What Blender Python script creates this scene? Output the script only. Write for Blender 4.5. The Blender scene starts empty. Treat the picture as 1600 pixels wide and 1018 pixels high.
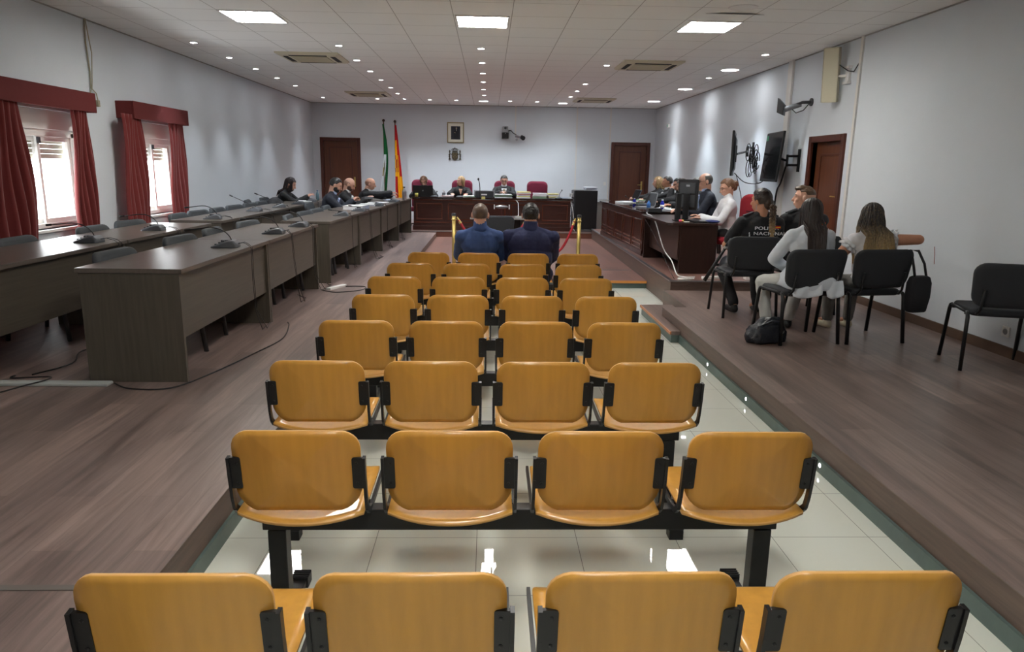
import bpy, bmesh, math, random
from mathutils import Vector as V, Matrix as M
random.seed(7)
sc = bpy.context.scene
C = sc.collection
R = math.radians
PI = math.pi

# ---------------------------------------------------------------- materials
PANEL_E, SPOT_W, BIG_W, WORLD, EXPO = 31, 38, 52, 7, .78
def lin(c):
    return tuple(((x/255)/12.92 if x/255 <= .04045 else ((x/255+.055)/1.055)**2.4) for x in c)
_m = {}
def mat(name, rgb, rough=.5, metal=0, bump=0, bscale=60, var=0, vscale=8, spec=.5, stretch=None, coat=0, alpha=1, trans=0, ior=1.45, sheen=0):
    if name in _m: return _m[name]
    m = bpy.data.materials.new(name); m.use_nodes = True
    nt = m.node_tree; b = nt.nodes['Principled BSDF']
    c = lin(rgb)
    b.inputs['Base Color'].default_value = (*c, 1)
    b.inputs['Roughness'].default_value = rough
    b.inputs['Metallic'].default_value = metal
    b.inputs['Specular IOR Level'].default_value = spec
    b.inputs['Coat Weight'].default_value = coat
    b.inputs['Transmission Weight'].default_value = trans
    b.inputs['IOR'].default_value = ior
    b.inputs['Sheen Weight'].default_value = sheen
    if var or bump or stretch:
        tc = nt.nodes.new('ShaderNodeTexCoord'); mp = nt.nodes.new('ShaderNodeMapping')
        nt.links.new(tc.outputs['Object'], mp.inputs[0])
        if stretch: mp.inputs['Scale'].default_value = stretch
    if var:
        n = nt.nodes.new('ShaderNodeTexNoise'); n.inputs['Scale'].default_value = vscale
        n.inputs['Detail'].default_value = 5
        nt.links.new(mp.outputs[0], n.inputs['Vector'])
        r = nt.nodes.new('ShaderNodeMapRange'); r.inputs['From Min'].default_value = .3; r.inputs['From Max'].default_value = .7
        r.inputs['To Min'].default_value = 1-var; r.inputs['To Max'].default_value = 1+var
        nt.links.new(n.outputs['Fac'], r.inputs['Value'])
        mx = nt.nodes.new('ShaderNodeVectorMath'); mx.operation = 'SCALE'; mx.inputs[0].default_value = c
        nt.links.new(r.outputs[0], mx.inputs['Scale']); nt.links.new(mx.outputs[0], b.inputs['Base Color'])
    if bump:
        n = nt.nodes.new('ShaderNodeTexNoise'); n.inputs['Scale'].default_value = bscale; n.inputs['Detail'].default_value = 4
        nt.links.new(mp.outputs[0], n.inputs['Vector'])
        bp = nt.nodes.new('ShaderNodeBump'); bp.inputs['Strength'].default_value = bump; bp.inputs['Distance'].default_value = .01
        nt.links.new(n.outputs['Fac'], bp.inputs['Height']); nt.links.new(bp.outputs[0], b.inputs['Normal'])
    _m[name] = m
    return m
def emit(name, rgb, s):
    if name in _m: return _m[name]
    m = bpy.data.materials.new(name); m.use_nodes = True
    nt = m.node_tree; nt.nodes.remove(nt.nodes['Principled BSDF'])
    e = nt.nodes.new('ShaderNodeEmission'); e.inputs[0].default_value = (*lin(rgb), 1); e.inputs[1].default_value = s
    nt.links.new(e.outputs[0], nt.nodes['Material Output'].inputs[0]); _m[name] = m
    return m
def planks(name, a, b_, rough, w=.19, l=1.25, grain=(26, 1.6, 8), rot=PI/2, mort=.6, spec=.5, ox=0, gs=.28):
    """long boards running along Y, each a little different, with stretched grain"""
    m = bpy.data.materials.new(name); m.use_nodes = True; nt = m.node_tree; N = nt.nodes; L = nt.links
    b = N['Principled BSDF']; b.inputs['Specular IOR Level'].default_value = spec
    tc = N.new('ShaderNodeTexCoord'); mp = N.new('ShaderNodeMapping'); mp.inputs['Rotation'].default_value = (0, 0, rot)
    mp.inputs['Location'].default_value = (ox, ox, 0)
    L.new(tc.outputs['Object'], mp.inputs[0])
    br = N.new('ShaderNodeTexBrick'); br.offset = .37; br.inputs['Brick Width'].default_value = l; br.inputs['Row Height'].default_value = w
    br.inputs['Scale'].default_value = 1; br.inputs['Mortar Size'].default_value = .0012; br.inputs['Mortar Smooth'].default_value = .2; br.inputs['Bias'].default_value = 0
    br.inputs['Color1'].default_value = (*lin(a), 1); br.inputs['Color2'].default_value = (*lin(b_), 1)
    br.inputs['Mortar'].default_value = (*[x*mort for x in lin(a)], 1)
    L.new(mp.outputs[0], br.inputs['Vector'])
    m2 = N.new('ShaderNodeMapping'); m2.inputs['Scale'].default_value = grain
    L.new(tc.outputs['Object'], m2.inputs[0])
    n = N.new('ShaderNodeTexNoise'); n.inputs['Scale'].default_value = 1; n.inputs['Detail'].default_value = 7; n.inputs['Roughness'].default_value = .62; n.inputs['Distortion'].default_value = .7
    L.new(m2.outputs[0], n.inputs['Vector'])
    r = N.new('ShaderNodeMapRange'); r.inputs['From Min'].default_value = .3; r.inputs['From Max'].default_value = .7
    r.inputs['To Min'].default_value = 1-gs; r.inputs['To Max'].default_value = 1+gs; L.new(n.outputs['Fac'], r.inputs['Value'])
    mx = N.new('ShaderNodeVectorMath'); mx.operation = 'SCALE'; L.new(br.outputs['Color'], mx.inputs[0]); L.new(r.outputs[0], mx.inputs['Scale'])
    L.new(mx.outputs[0], b.inputs['Base Color'])
    r2 = N.new('ShaderNodeMapRange'); r2.inputs['To Min'].default_value = rough-.06; r2.inputs['To Max'].default_value = rough+.1; L.new(n.outputs['Fac'], r2.inputs['Value'])
    L.new(r2.outputs[0], b.inputs['Roughness'])
    bp = N.new('ShaderNodeBump'); bp.inputs['Strength'].default_value = .06; bp.inputs['Distance'].default_value = .004
    L.new(n.outputs['Fac'], bp.inputs['Height']); L.new(bp.outputs[0], b.inputs['Normal'])
    return m
def gridmat(name, rgb, line, w, h, mort, rough, off=(0, 0), c2=None, bump=0, spec=.5, plane='xy'):
    m = bpy.data.materials.new(name); m.use_nodes = True; nt = m.node_tree; N = nt.nodes; L = nt.links
    b = N['Principled BSDF']; b.inputs['Roughness'].default_value = rough; b.inputs['Specular IOR Level'].default_value = spec
    tc = N.new('ShaderNodeTexCoord'); mp = N.new('ShaderNodeMapping'); mp.inputs['Location'].default_value = (-off[0], -off[1], 0)
    L.new(tc.outputs['Object'], mp.inputs[0])
    br = N.new('ShaderNodeTexBrick'); br.offset = 0; br.inputs['Brick Width'].default_value = w; br.inputs['Row Height'].default_value = h
    br.inputs['Scale'].default_value = 1; br.inputs['Mortar Size'].default_value = mort; br.inputs['Mortar Smooth'].default_value = .1
    br.inputs['Color1'].default_value = (*lin(rgb), 1); br.inputs['Color2'].default_value = (*lin(c2 or rgb), 1); br.inputs['Mortar'].default_value = (*lin(line), 1)
    L.new(mp.outputs[0], br.inputs['Vector']); L.new(br.outputs['Color'], b.inputs['Base Color'])
    if bump:
        n = N.new('ShaderNodeTexNoise'); n.inputs['Scale'].default_value = 250; L.new(tc.outputs['Object'], n.inputs['Vector'])
        bp = N.new('ShaderNodeBump'); bp.inputs['Strength'].default_value = bump; bp.inputs['Distance'].default_value = .003
        L.new(n.outputs['Fac'], bp.inputs['Height']); L.new(bp.outputs[0], b.inputs['Normal'])
    return m

# ---------------------------------------------------------------- mesh building
class MB:
    def __init__(s): s.v = []; s.f = []; s.mi = []; s.cur = 0
    def add(s, vs, fs, X=None):
        o = len(s.v)
        s.v += [tuple(X @ V(p)) if X else tuple(p) for p in vs]
        s.f += [tuple(i+o for i in f) for f in fs]; s.mi += [s.cur]*len(fs)
        return s
    def box(s, x0, x1, y0, y1, z0, z1, X=None):
        vs = [(x, y, z) for z in (z0, z1) for y in (y0, y1) for x in (x0, x1)]
        return s.add(vs, [(0, 2, 3, 1), (4, 5, 7, 6), (0, 1, 5, 4), (2, 6, 7, 3), (0, 4, 6, 2), (1, 3, 7, 5)], X)
    def cbox(s, c, d, X=None):
        return s.box(c[0]-d[0]/2, c[0]+d[0]/2, c[1]-d[1]/2, c[1]+d[1]/2, c[2]-d[2]/2, c[2]+d[2]/2, X)
    def loft(s, rings, cap=True, X=None, close=False):
        n = len(rings[0]); vs = [p for r in rings for p in r]; fs = []
        k = len(rings)
        for i in range(k if close else k-1):
            a = i*n; b = ((i+1) % k)*n
            for j in range(n): fs.append((a+j, a+(j+1) % n, b+(j+1) % n, b+j))
        if cap and not close:
            fs.append(tuple(range(n-1, -1, -1))); fs.append(tuple(range((k-1)*n, k*n)))
        return s.add(vs, fs, X)
    def tube(s, pts, r, n=8, X=None, flat=1, up=None):
        pts = [V(p) for p in pts]; rs = r if isinstance(r, (list, tuple)) else [r]*len(pts)
        rings = []; t0 = (pts[1]-pts[0]).normalized()
        a = V(up) if up else (V((0, 0, 1)) if abs(t0.z) < .9 else V((1, 0, 0)))
        u = (a - a.dot(t0)*t0).normalized()
        for i, p in enumerate(pts):
            t = ((pts[min(i+1, len(pts)-1)]-pts[max(i-1, 0)])).normalized()
            u2 = u - u.dot(t)*t
            u = u2.normalized() if u2.length > 1e-6 else u
            w = t.cross(u)
            rings.append([p + rs[i]*(math.cos(2*PI*j/n)*u*flat + math.sin(2*PI*j/n)*w) for j in range(n)])
        return s.loft(rings, X=X)
    def cyl(s, p0, p1, r0, r1=None, n=16, X=None):
        return s.tube([p0, p1], [r0, r1 if r1 is not None else r0], n, X)
    def lathe(s, prof, n=20, c=(0, 0, 0), X=None):
        rings = [[(c[0]+r*math.cos(2*PI*j/n), c[1]+r*math.sin(2*PI*j/n), c[2]+z) for j in range(n)] for r, z in prof]
        cl = prof[0][0] > .0011 and len(prof) > 2
        return s.loft(rings, X=X, cap=not cl, close=cl)
    def ell(s, c, r, rot=None, n=12, m=8):
        X = M.Translation(V(c)) @ (rot.to_4x4() if rot else M.Identity(4)) @ M.Diagonal((*r, 1))
        vs = [(0, 0, -1)]; fs = []
        for i in range(1, m):
            t = -PI/2+PI*i/m
            vs += [(math.cos(t)*math.cos(2*PI*j/n), math.cos(t)*math.sin(2*PI*j/n), math.sin(t)) for j in range(n)]
        vs.append((0, 0, 1)); k = len(vs)-1
        for j in range(n):
            fs.append((0, 1+(j+1) % n, 1+j)); fs.append((k, k-n+j, k-n+(j+1) % n))
        for i in range(m-2):
            a = 1+i*n; b = a+n
            for j in range(n): fs.append((a+j, a+(j+1) % n, b+(j+1) % n, b+j))
        return s.add(vs, fs, X)
    def cap(s, p0, p1, r0, r1=None, n=10):
        """tapered capsule"""
        p0 = V(p0); p1 = V(p1); r1 = r0 if r1 is None else r1; t = (p1-p0)
        L = t.length
        if L < 1e-6: return s.ell(p0, (r0, r0, r0), n=n)
        t /= L; pts = []; rs = []
        for a in (-80, -55, -28, 0): pts.append(p0+t*r0*math.sin(R(a))); rs.append(max(r0*math.cos(R(a)), .0008))
        for a in (0, 28, 55, 80): pts.append(p1+t*r1*math.sin(R(a))); rs.append(max(r1*math.cos(R(a)), .0008))
        return s.tube(pts, rs, n)
    def prism(s, poly, t, X=None):
        """polygon in XZ extruded along Y by t (centred)"""
        n = len(poly)
        return s.loft([[(x, -t/2, z) for x, z in poly], [(x, t/2, z) for x, z in poly]], X=X)
    def sheet(s, fn, nu, nv, X=None):
        vs = [fn(i/nu, j/nv) for j in range(nv+1) for i in range(nu+1)]
        fs = [(j*(nu+1)+i, j*(nu+1)+i+1, (j+1)*(nu+1)+i+1, (j+1)*(nu+1)+i) for j in range(nv) for i in range(nu)]
        return s.add(vs, fs, X)
    def mesh(s, name, mats, smooth=False):
        me = bpy.data.meshes.new(name); me.from_pydata([tuple(p) for p in s.v], [], s.f)
        for m in (mats if isinstance(mats, (list, tuple)) else [mats]): me.materials.append(m)
        me.polygons.foreach_set('material_index', s.mi)
        bm = bmesh.new(); bm.from_mesh(me); bmesh.ops.recalc_face_normals(bm, faces=bm.faces); bm.to_mesh(me); bm.free()
        if smooth:
            me.polygons.foreach_set('use_smooth', [True]*len(me.polygons))
        return me
def rrect(x0, x1, z0, z1, r, n=5):
    p = []
    for cx, cz, a in ((x1-r, z1-r, 0), (x0+r, z1-r, 90), (x0+r, z0+r, 180), (x1-r, z0+r, 270)):
        for i in range(n+1):
            t = R(a+90*i/n); p.append((cx+r*math.cos(t), cz+r*math.sin(t)))
    return p
def ob(name, mb, mats, parent=None, smooth=False, bevel=0, auto=None, solid=0, sub=0, loc=None):
    me = mb.mesh(name, mats, smooth or bool(auto))
    o = bpy.data.objects.new(name, me); C.objects.link(o)
    if parent: o.parent = parent
    if loc: o.location = loc
    if solid:
        m = o.modifiers.new('solidify', 'SOLIDIFY'); m.thickness = solid; m.offset = 0
    if sub:
        m = o.modifiers.new('subsurf', 'SUBSURF'); m.levels = m.render_levels = sub
    if bevel:
        m = o.modifiers.new('bevel', 'BEVEL'); m.width = bevel; m.segments = 2; m.limit_method = 'ANGLE'; m.angle_limit = R(40)
    if auto:
        bm = bmesh.new(); bm.from_mesh(me)
        for e in bm.edges:
            if len(e.link_faces) == 2 and e.calc_face_angle(0) > R(auto): e.smooth = False
        bm.to_mesh(me); bm.free()
    return o
def tag(o, label, cat, group=None):
    o['label'] = label; o['category'] = cat
    if group: o['group'] = group
    return o
def thing(name, label, cat, loc=(0, 0, 0), rz=0, group=None):
    o = bpy.data.objects.new(name, None); C.objects.link(o); o.empty_display_size = .1
    o.location = loc; o.rotation_euler = (0, 0, rz)
    return tag(o, label, cat, group)
def struct(name, mb, m, parent=None, **k):
    o = ob(name, mb, m, parent, **k)
    if not parent: o['kind'] = 'structure'
    return o
def dup(root, loc, rz=None, label=None, group=None):
    r = root.copy(); C.objects.link(r); r.location = loc
    if rz is not None: r.rotation_euler = (0, 0, rz)
    if label: r['label'] = label
    if group: r['group'] = group
    for ch in list(root.children):
        c = ch.copy(); C.objects.link(c); c.parent = r
        for g in list(ch.children):
            d = g.copy(); C.objects.link(d); d.parent = c
    return r

# ---------------------------------------------------------------- palette
wallm = mat('wall_paint', (210, 216, 222), .75, bump=.12, bscale=90, var=.02, vscale=1.5)
ceilm = gridmat('ceiling_tiles', (244, 246, 244), (176, 176, 172), .595, .6, .004, .85, off=(-.375, 7.8), bump=.3)
tilem = gridmat('polished_tiles', (214, 217, 207), (128, 130, 124), .4525, .4525, .0015, .02, off=(-.041, 2.976), spec=.6)
woodl = planks('laminate_boards', (132, 113, 107), (106, 91, 87), .33, gs=.45, grain=(17, 1.1, 8))
woodr = planks('laminate_boards_right', (126, 108, 101), (102, 87, 82), .33, ox=.07, gs=.45, grain=(17, 1.1, 8))
woodred = planks('red_laminate', (140, 103, 92), (124, 92, 83), .3, ox=.2, gs=.18)
riserm = planks('riser_boards', (104, 86, 78), (96, 79, 71), .45, w=.4, l=2.2, grain=(6, 2, 30), mort=.8)
greenm = mat('green_marble', (82, 98, 94), .35, var=.12, vscale=9)
deskm = mat('walnut_laminate', (80, 73, 64), .38, var=.16, vscale=1, stretch=(40, 2, 60), bump=.05, bscale=1)
deskend = mat('walnut_laminate_end', (80, 74, 65), .38, var=.14, vscale=1, stretch=(55, 55, 3))
desktopm = mat('walnut_laminate_top', (92, 84, 77), .3, var=.12, vscale=1, stretch=(50, 2, 50))  # paler than the panels: window reflection put into the base colour
mahog = mat('mahogany', (58, 27, 20), .28, var=.22, vscale=1, stretch=(5, 5, 45), coat=.3)
mahogtop = mat('mahogany_top', (34, 18, 15), .12, var=.1, coat=.5)
wenge = mat('wenge_laminate', (42, 26, 22), .3, var=.2, vscale=1, stretch=(30, 30, 3))
doorm = mat('door_wood', (98, 56, 36), .35, var=.14, vscale=1, stretch=(30, 30, 2))
doorf = mat('door_frame_wood', (82, 42, 31), .35, var=.14, vscale=1, stretch=(30, 30, 2))
beech = mat('beech_plywood', (190, 139, 60), .33, var=.08, vscale=1, stretch=(30, 30, 2.2), coat=.25)
beechedge = mat('beech_plywood_edge', (206, 158, 92), .35)
blackmet = mat('black_enamel', (22, 22, 24), .35, spec=.5)
blackpl = mat('black_plastic', (22, 22, 24), .45, bump=.1, bscale=300)
charfab = mat('charcoal_upholstery', (44, 46, 50), .75, bump=.3, bscale=400)
greyfab = mat('grey_upholstery', (66, 70, 74), .8, bump=.3, bscale=400)
redfab = mat('maroon_upholstery', (108, 20, 48), .8, bump=.25, bscale=300)
redfab2 = mat('red_upholstery', (150, 26, 40), .8, bump=.25, bscale=300)
velvet = mat('oxblood_curtain', (112, 34, 32), .85, sheen=.3)
pelm = mat('pelmet_cloth', (96, 32, 31), .9, bump=.15, bscale=200)
alum = mat('white_aluminium', (236, 236, 232), .35)
shutm = mat('shutter_slats', (196, 190, 172), .6)
brass = mat('brushed_brass', (190, 166, 98), .35, metal=.7)
rope = mat('red_rope', (150, 20, 34), .7, bump=.4, bscale=200)
micgrey = mat('mic_grey', (92, 95, 100), .4, metal=.2)
silver = mat('silver_plastic', (150, 152, 156), .35, metal=.3)
darkgrey = mat('dark_grey_plastic', (52, 54, 58), .45)
cream = mat('cream_plastic', (206, 200, 176), .5)
whitepl = mat('white_plastic', (226, 226, 224), .4)
paper = mat('paper', (232, 232, 234), .7)
steel = mat('brushed_steel', (180, 182, 186), .3, metal=1)
screen = mat('dark_screen', (12, 13, 15), .15)
trunk = mat('trunking', (218, 216, 212), .5)
bronze = mat('bronze', (74, 68, 54), .45, metal=.6)
glass = bpy.data.materials.new('window_glass'); glass.use_nodes = True
_n = glass.node_tree; _n.nodes.remove(_n.nodes['Principled BSDF'])
_t = _n.nodes.new('ShaderNodeBsdfTransparent'); _g = _n.nodes.new('ShaderNodeBsdfGlossy'); _g.inputs['Roughness'].default_value = .02
_x = _n.nodes.new('ShaderNodeMixShader')
_x.inputs[0].default_value = .04; _n.links.new(_t.outputs[0], _x.inputs[1]); _n.links.new(_g.outputs[0], _x.inputs[2]); _n.links.new(_x.outputs[0], _n.nodes['Material Output'].inputs[0])
# ---------------------------------------------------------------- the room
XL, XR, YB, YF, ZC = -4.40, 4.20, -2.2, 18.6, 3.15
A = .21      # side platforms
B = .33      # side-bench platform
D = .24      # judges' dais
RF = .11     # witness floor
W1, W2 = (6.60, 8.13), (9.12, 10.56); WZ = (.97, 2.14)
struct('floor', MB().box(XL, XR, YB, YF, -.1, 0), tilem)
b = MB().box(XL-.3, XR+.3, YB-.2, YF+.2, ZC, ZC+.12)
ceil = struct('ceiling', b, ceilm)
w = MB()
w.box(XL-.22, XL, YB-.2, YF+.2, -.1, WZ[0]); w.box(XL-.22, XL, YB-.2, YF+.2, WZ[1], ZC)
for y0, y1 in ((YB-.2, W1[0]), (W1[1], W2[0]), (W2[1], YF+.2)): w.box(XL-.22, XL, y0, y1, WZ[0], WZ[1])
struct('wall_left', w, wallm)
DY0, DY1, DZ1 = 8.66, 9.46, 2.02
w = MB(); w.box(XR, XR+.22, YB-.2, DY0, -.1, ZC); w.box(XR, XR+.22, DY1, YF+.2, -.1, ZC); w.box(XR, XR+.22, DY0, DY1, DZ1, ZC)
struct('wall_right', w, wallm)
d1 = (-4.14, -3.30); d2 = (3.17, 4.00); DFZ = 2.24
w = MB()
for x0, x1 in ((XL-.2, d1[0]), (d1[1], d2[0]), (d2[1], XR+.2)): w.box(x0, x1, YF, YF+.2, -.1, ZC)
w.box(d1[0], d1[1], YF, YF+.2, DFZ, ZC); w.box(d2[0], d2[1], YF, YF+.2, DFZ, ZC)
struct('wall_far', w, wallm)
struct('wall_back', MB().box(XL-.2, XR+.2, YB-.2, YB, -.1, ZC), wallm)

# platforms, with their boarded fronts and green marble plinths
g = MB().box(XL, -1.17, YB, 16.2, 0, A-.004); struct('trim_1', g, riserm)
struct('platform_left', MB().box(XL, -1.165, YB, 16.2, A-.004, A), woodl)
struct('trim_2', MB().box(-1.17, -1.155, YB, 9.98, 0, .075), greenm)
struct('trim_3', MB().box(1.88, XR, YB, 7.52, 0, A-.004).box(2.15, XR, 7.52, 8.6, 0, A-.004), riserm)
struct('platform_right', MB().box(1.875, XR, YB, 7.52, A-.004, A).box(2.145, XR, 7.52, 8.6, A-.004, A), woodr)
struct('trim_4', MB().box(1.862, 1.88, YB, 6.75, 0, .075), greenm)
struct('step_small', MB().box(1.78, 2.15, 6.75, 8.15, .075, .115), woodr, bevel=.004)
struct('trim_5', MB().box(1.79, 2.14, 6.76, 8.14, 0, .075), greenm)
struct('trim_6', MB().box(1.772, 1.786, 6.74, 8.16, .085, .112), mat('copper_nosing', (188, 120, 78), .4))
pb = MB(); pb.loft([[(2.23, 8.6, z), (XR, 8.6, z), (XR, 16.2, z), (2.33, 16.2, z)] for z in (0, B-.004)])
struct('trim_7', pb, riserm)
pb = MB(); pb.loft([[(2.23, 8.6, z), (XR, 8.6, z), (XR, 16.2, z), (2.33, 16.2, z)] for z in (B-.004, B)])
struct('platform_bench', pb, woodred)
struct('trim_8', MB().box(2.22, XR, 8.585, 8.63, B-.012, B+.004), steel)
e = MB().loft([[(2.215, 8.6, z), (2.262, 8.6, z), (2.362, 16.2, z), (2.315, 16.2, z)] for z in (B-.012, B+.005)])
struct('trim_9', e, steel)
struct('witness_floor', MB().box(-1.17, 2.34, 10.0, 16.2, RF-.03, RF), woodred)
struct('trim_10', MB().box(-1.16, 2.3, 10.01, 10.06, 0, RF-.03), greenm)
struct('trim_11', MB().box(-1.16, 2.25, 9.985, 10.012, RF-.035, RF-.002), mat('oak_nosing', (196, 130, 66), .4))
struct('dais', MB().box(XL, XR, 16.2, YF, 0, D-.004), mat('dais_front', (122, 78, 62), .4, var=.1, stretch=(3, 3, 40), vscale=1))
struct('dais_floor', MB().box(XL, XR, 16.2, YF, D-.004, D), woodred)
struct('trim_12', MB().box(-1.75, 2.36, 16.185, 16.23, D-.014, D+.004), steel)
struct('trim_13', MB().box(1.30, 2.23, 11.05, 11.09, RF, RF+.006), steel)
struct('trim_14', MB().box(1.36, 1.40, 10.0, 11.09, RF, RF+.006), steel)
struct('trim_15', MB().box(XL, -1.17, 2.24, 2.27, A, A+.004), mat('seam_strip', (104, 98, 94), .4))
# baseboards
bbm = mat('baseboard_wood', (92, 72, 60), .4, var=.15, vscale=1, stretch=(30, 2, 2))
struct('baseboard_right', MB().box(XR-.015, XR, YB, 8.6, A, A+.085), bbm)
struct('baseboard_left', MB().box(XL, XL+.015, YB, 16.2, A, A+.085), bbm)
struct('baseboard_far', MB().box(d1[1]+.08, d2[0]-.08, YF-.015, YF, D, D+.085), mat('baseboard_white', (205, 205, 205), .5))
# trunking down the walls
struct('trim_16', MB().box(XR-.035, XR, 10.27, 10.42, .3, ZC), trunk, bevel=.004)
struct('trim_17', MB().box(XR-.02, XR, 8.40, 8.45, A, ZC), trunk)
struct('trim_18', MB().box(.64, .67, YF-.015, YF, 2.45, ZC), trunk)
struct('trim_19', MB().box(2.185, 2.215, YF-.015, YF, 1.0, ZC), trunk)
struct('trim_20', MB().box(3.03, 3.06, YF-.015, YF, D, ZC), trunk)
# thin edge strip, its grey standing in for the wall / ceiling shadow line
struct('trim_21', MB().box(XL, XL+.012, YB, YF, ZC-.012, ZC).box(XR-.012, XR, YB, YF, ZC-.012, ZC).box(XL, XR, YF-.012, YF, ZC-.012, ZC), mat('edge_shadow', (150, 148, 146), .6))

def door(n, x0, x1, z0, z1, y, X=None, rz=0, loc=(0, 0, 0), handle='r', depth=.03):
    """door leaf in XZ facing -Y, with moulded frame"""
    o = bpy.data.objects.new('door_%d' % n, None); C.objects.link(o); o.location = loc; o.rotation_euler = (0, 0, rz); o['kind'] = 'structure'
    lf = MB().box(x0, x1, y+depth, y+depth+.04, z0, z1)
    ob('door_leaf', lf, doorm, o)
    px0, px1, pz0, pz1 = x0+.13, x1-.13, z0+.2, z1-.14
    mld = MB()
    for a, b_, c, d in ((px0, px1, pz1-.03, pz1), (px0, px1, pz0, pz0+.03), (px0, px0+.03, pz0+.03, pz1-.03), (px1-.03, px1, pz0+.03, pz1-.03)):
        mld.box(a, b_, y+depth-.012, y+depth, c, d)
    ob('door_moulding', mld, doorf, o, bevel=.004)
    fr = MB(); t = .08
    fr.box(x0-t, x0, y-.03, y+.1, z0, z1+t); fr.box(x1, x1+t, y-.03, y+.1, z0, z1+t); fr.box(x0, x1, y-.03, y+.1, z1, z1+t)
    ob('door_frame', fr, doorf, o, bevel=.006)
    h = MB(); hx = x1-.09 if handle == 'r' else x0+.09; s_ = -1 if handle == 'r' else 1; hz = z0+1.0
    h.box(hx-.02, hx+.02, y+depth-.01, y+depth, hz-.12, hz+.12); h.cyl((hx, y+depth, hz+.03), (hx, y+depth-.05, hz+.03), .009); h.cyl((hx, y+depth-.05, hz+.03), (hx+s_*.11, y+depth-.05, hz+.03), .008)
    ob('door_handle', h, brass, o)
    return o
door(1, d1[0], d1[1], D, DFZ, YF)
door(2, d2[0], d2[1], D, DFZ, YF)
door(3, -.40, .40, B, DZ1, 0, rz=-PI/2, loc=(XR, (DY0+DY1)/2, 0), handle='r', depth=.06)
struct('trim_22', MB().box(XR+.2, XR+.3, DY0-.1, DY1+.1, 0, DZ1+.1), doorf)

# windows with sliding sashes, half lowered roller shutter
def window(n, y0, y1, mull):
    o = bpy.data.objects.new('window_%d' % n, None); C.objects.link(o); o['kind'] = 'structure'
    x = XL-.10; z0, z1 = WZ; zs = 1.93
    f = MB(); t = .05
    f.box(x-.06, x+.02, y0, y1, z0, z0+t); f.box(x-.06, x+.02, y0, y1, zs-t, zs+.02)
    f.box(x-.06, x+.02, y0, y0+t, z0, zs); f.box(x-.06, x+.02, y1-t, y1, z0, zs)
    ob('window_frame', f, alum, o, bevel=.003)
    ob('shutter_box', MB().box(x-.1, x+.05, y0, y1, zs+.02, z1), alum, o, bevel=.004)
    ob('window_sill', MB().box(XL-.2, XL+.03, y0-.02, y1+.02, z0-.03, z0), alum, o, bevel=.004)
    for a, b_, dx in ((y0+t, mull+.02, -.045), (mull-.03, y1-t, -.012)):
        s_ = MB(); q = .045
        s_.box(x+dx-.013, x+dx+.013, a, b_, z0+t, z0+t+q); s_.box(x+dx-.013, x+dx+.013, a, b_, zs-t-q, zs-t)
        s_.box(x+dx-.013, x+dx+.013, a, a+q, z0+t+q, zs-t-q); s_.box(x+dx-.013, x+dx+.013, b_-q, b_, z0+t+q, zs-t-q)
        so = ob('sash', s_, alum, o, bevel=.002)
        ob('pane', MB().box(x+dx-.003, x+dx+.003, a+q, b_-q, z0+t+q, zs-t-q), glass, so)
    ob('latch', MB().box(x+.0, x+.02, mull-.03, mull+.01, zs-.12, zs-.06), darkgrey, o)
    sl = MB()
    for k in range(5): sl.box(x-.085, x-.075, y0+.05, y1-.05, zs-.02-.05*(k+1)+.003, zs-.02-.05*k)
    ob('shutter', sl, shutm, o)
window(1, W1[0], W1[1], 7.53)
window(2, W2[0], W2[1], 10.02)

# pelmets and curtains
def pelmet(y0, y1, label):
    b = MB().box(XL+.19, XL+.215, y0, y1, 2.145, 2.345); b.box(XL, XL+.19, y0, y0+.02, 2.145, 2.345); b.box(XL, XL+.19, y1-.02, y1, 2.145, 2.345); b.box(XL, XL+.19, y0+.02, y1-.02, 2.32, 2.345)
    return tag(ob('pelmet', b, pelm, bevel=.005), label, 'pelmet')
pelmet(6.30, 8.10, 'dark red cloth pelmet box over the nearer window')
pelmet(8.93, 10.50, 'dark red cloth pelmet box over the farther window')
def curtain(y0t, y1t, y0b, y1b, label, zb=.28, k=9, bulge=0, seed=0, push=0):
    rnd = random.Random(seed); ph = [rnd.uniform(-.4, .4) for _ in range(40)]; am = [rnd.uniform(.6, 1.2) for _ in range(40)]
    zt = 2.19
    def fn(u, v):
        z = zt+(zb-zt)*v
        e = v**.8
        y = (y0t+(y0b-y0t)*e)*(1-u)+(y1t+(y1b-y1t)*e)*u + bulge*math.sin(PI*v)*u
        i = int(u*k); fr = u*k
        a = (.022+.018*v)*am[i % 40]
        x = XL+.16 + a*math.sin(2*PI*fr+ph[i % 40]*v*1.5) + .012*math.sin(9*v+i) + push*v
        return (x, y + .012*math.sin(7*v+fr), z)
    b = MB().sheet(fn, k*10, 30)
    t = ob('curtain', b, velvet, smooth=True, solid=.006)
    return tag(t, label, 'curtain')
curtain(5.7, 6.88, 5.5, 6.86, 'red curtain drawn to the left side of the nearer window', k=11, seed=1, bulge=.08)
curtain(7.68, 8.02, 7.6, 8.0, 'red sunlit curtain gathered at the right of the nearer window', k=5, seed=2)
curtain(8.72, 9.20, 8.68, 9.20, 'red curtain gathered at the left of the farther window', k=6, seed=3, bulge=.06)
curtain(9.95, 10.46, 9.9, 10.40, 'red curtain gathered at the right of the farther window', k=5, seed=4)
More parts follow.
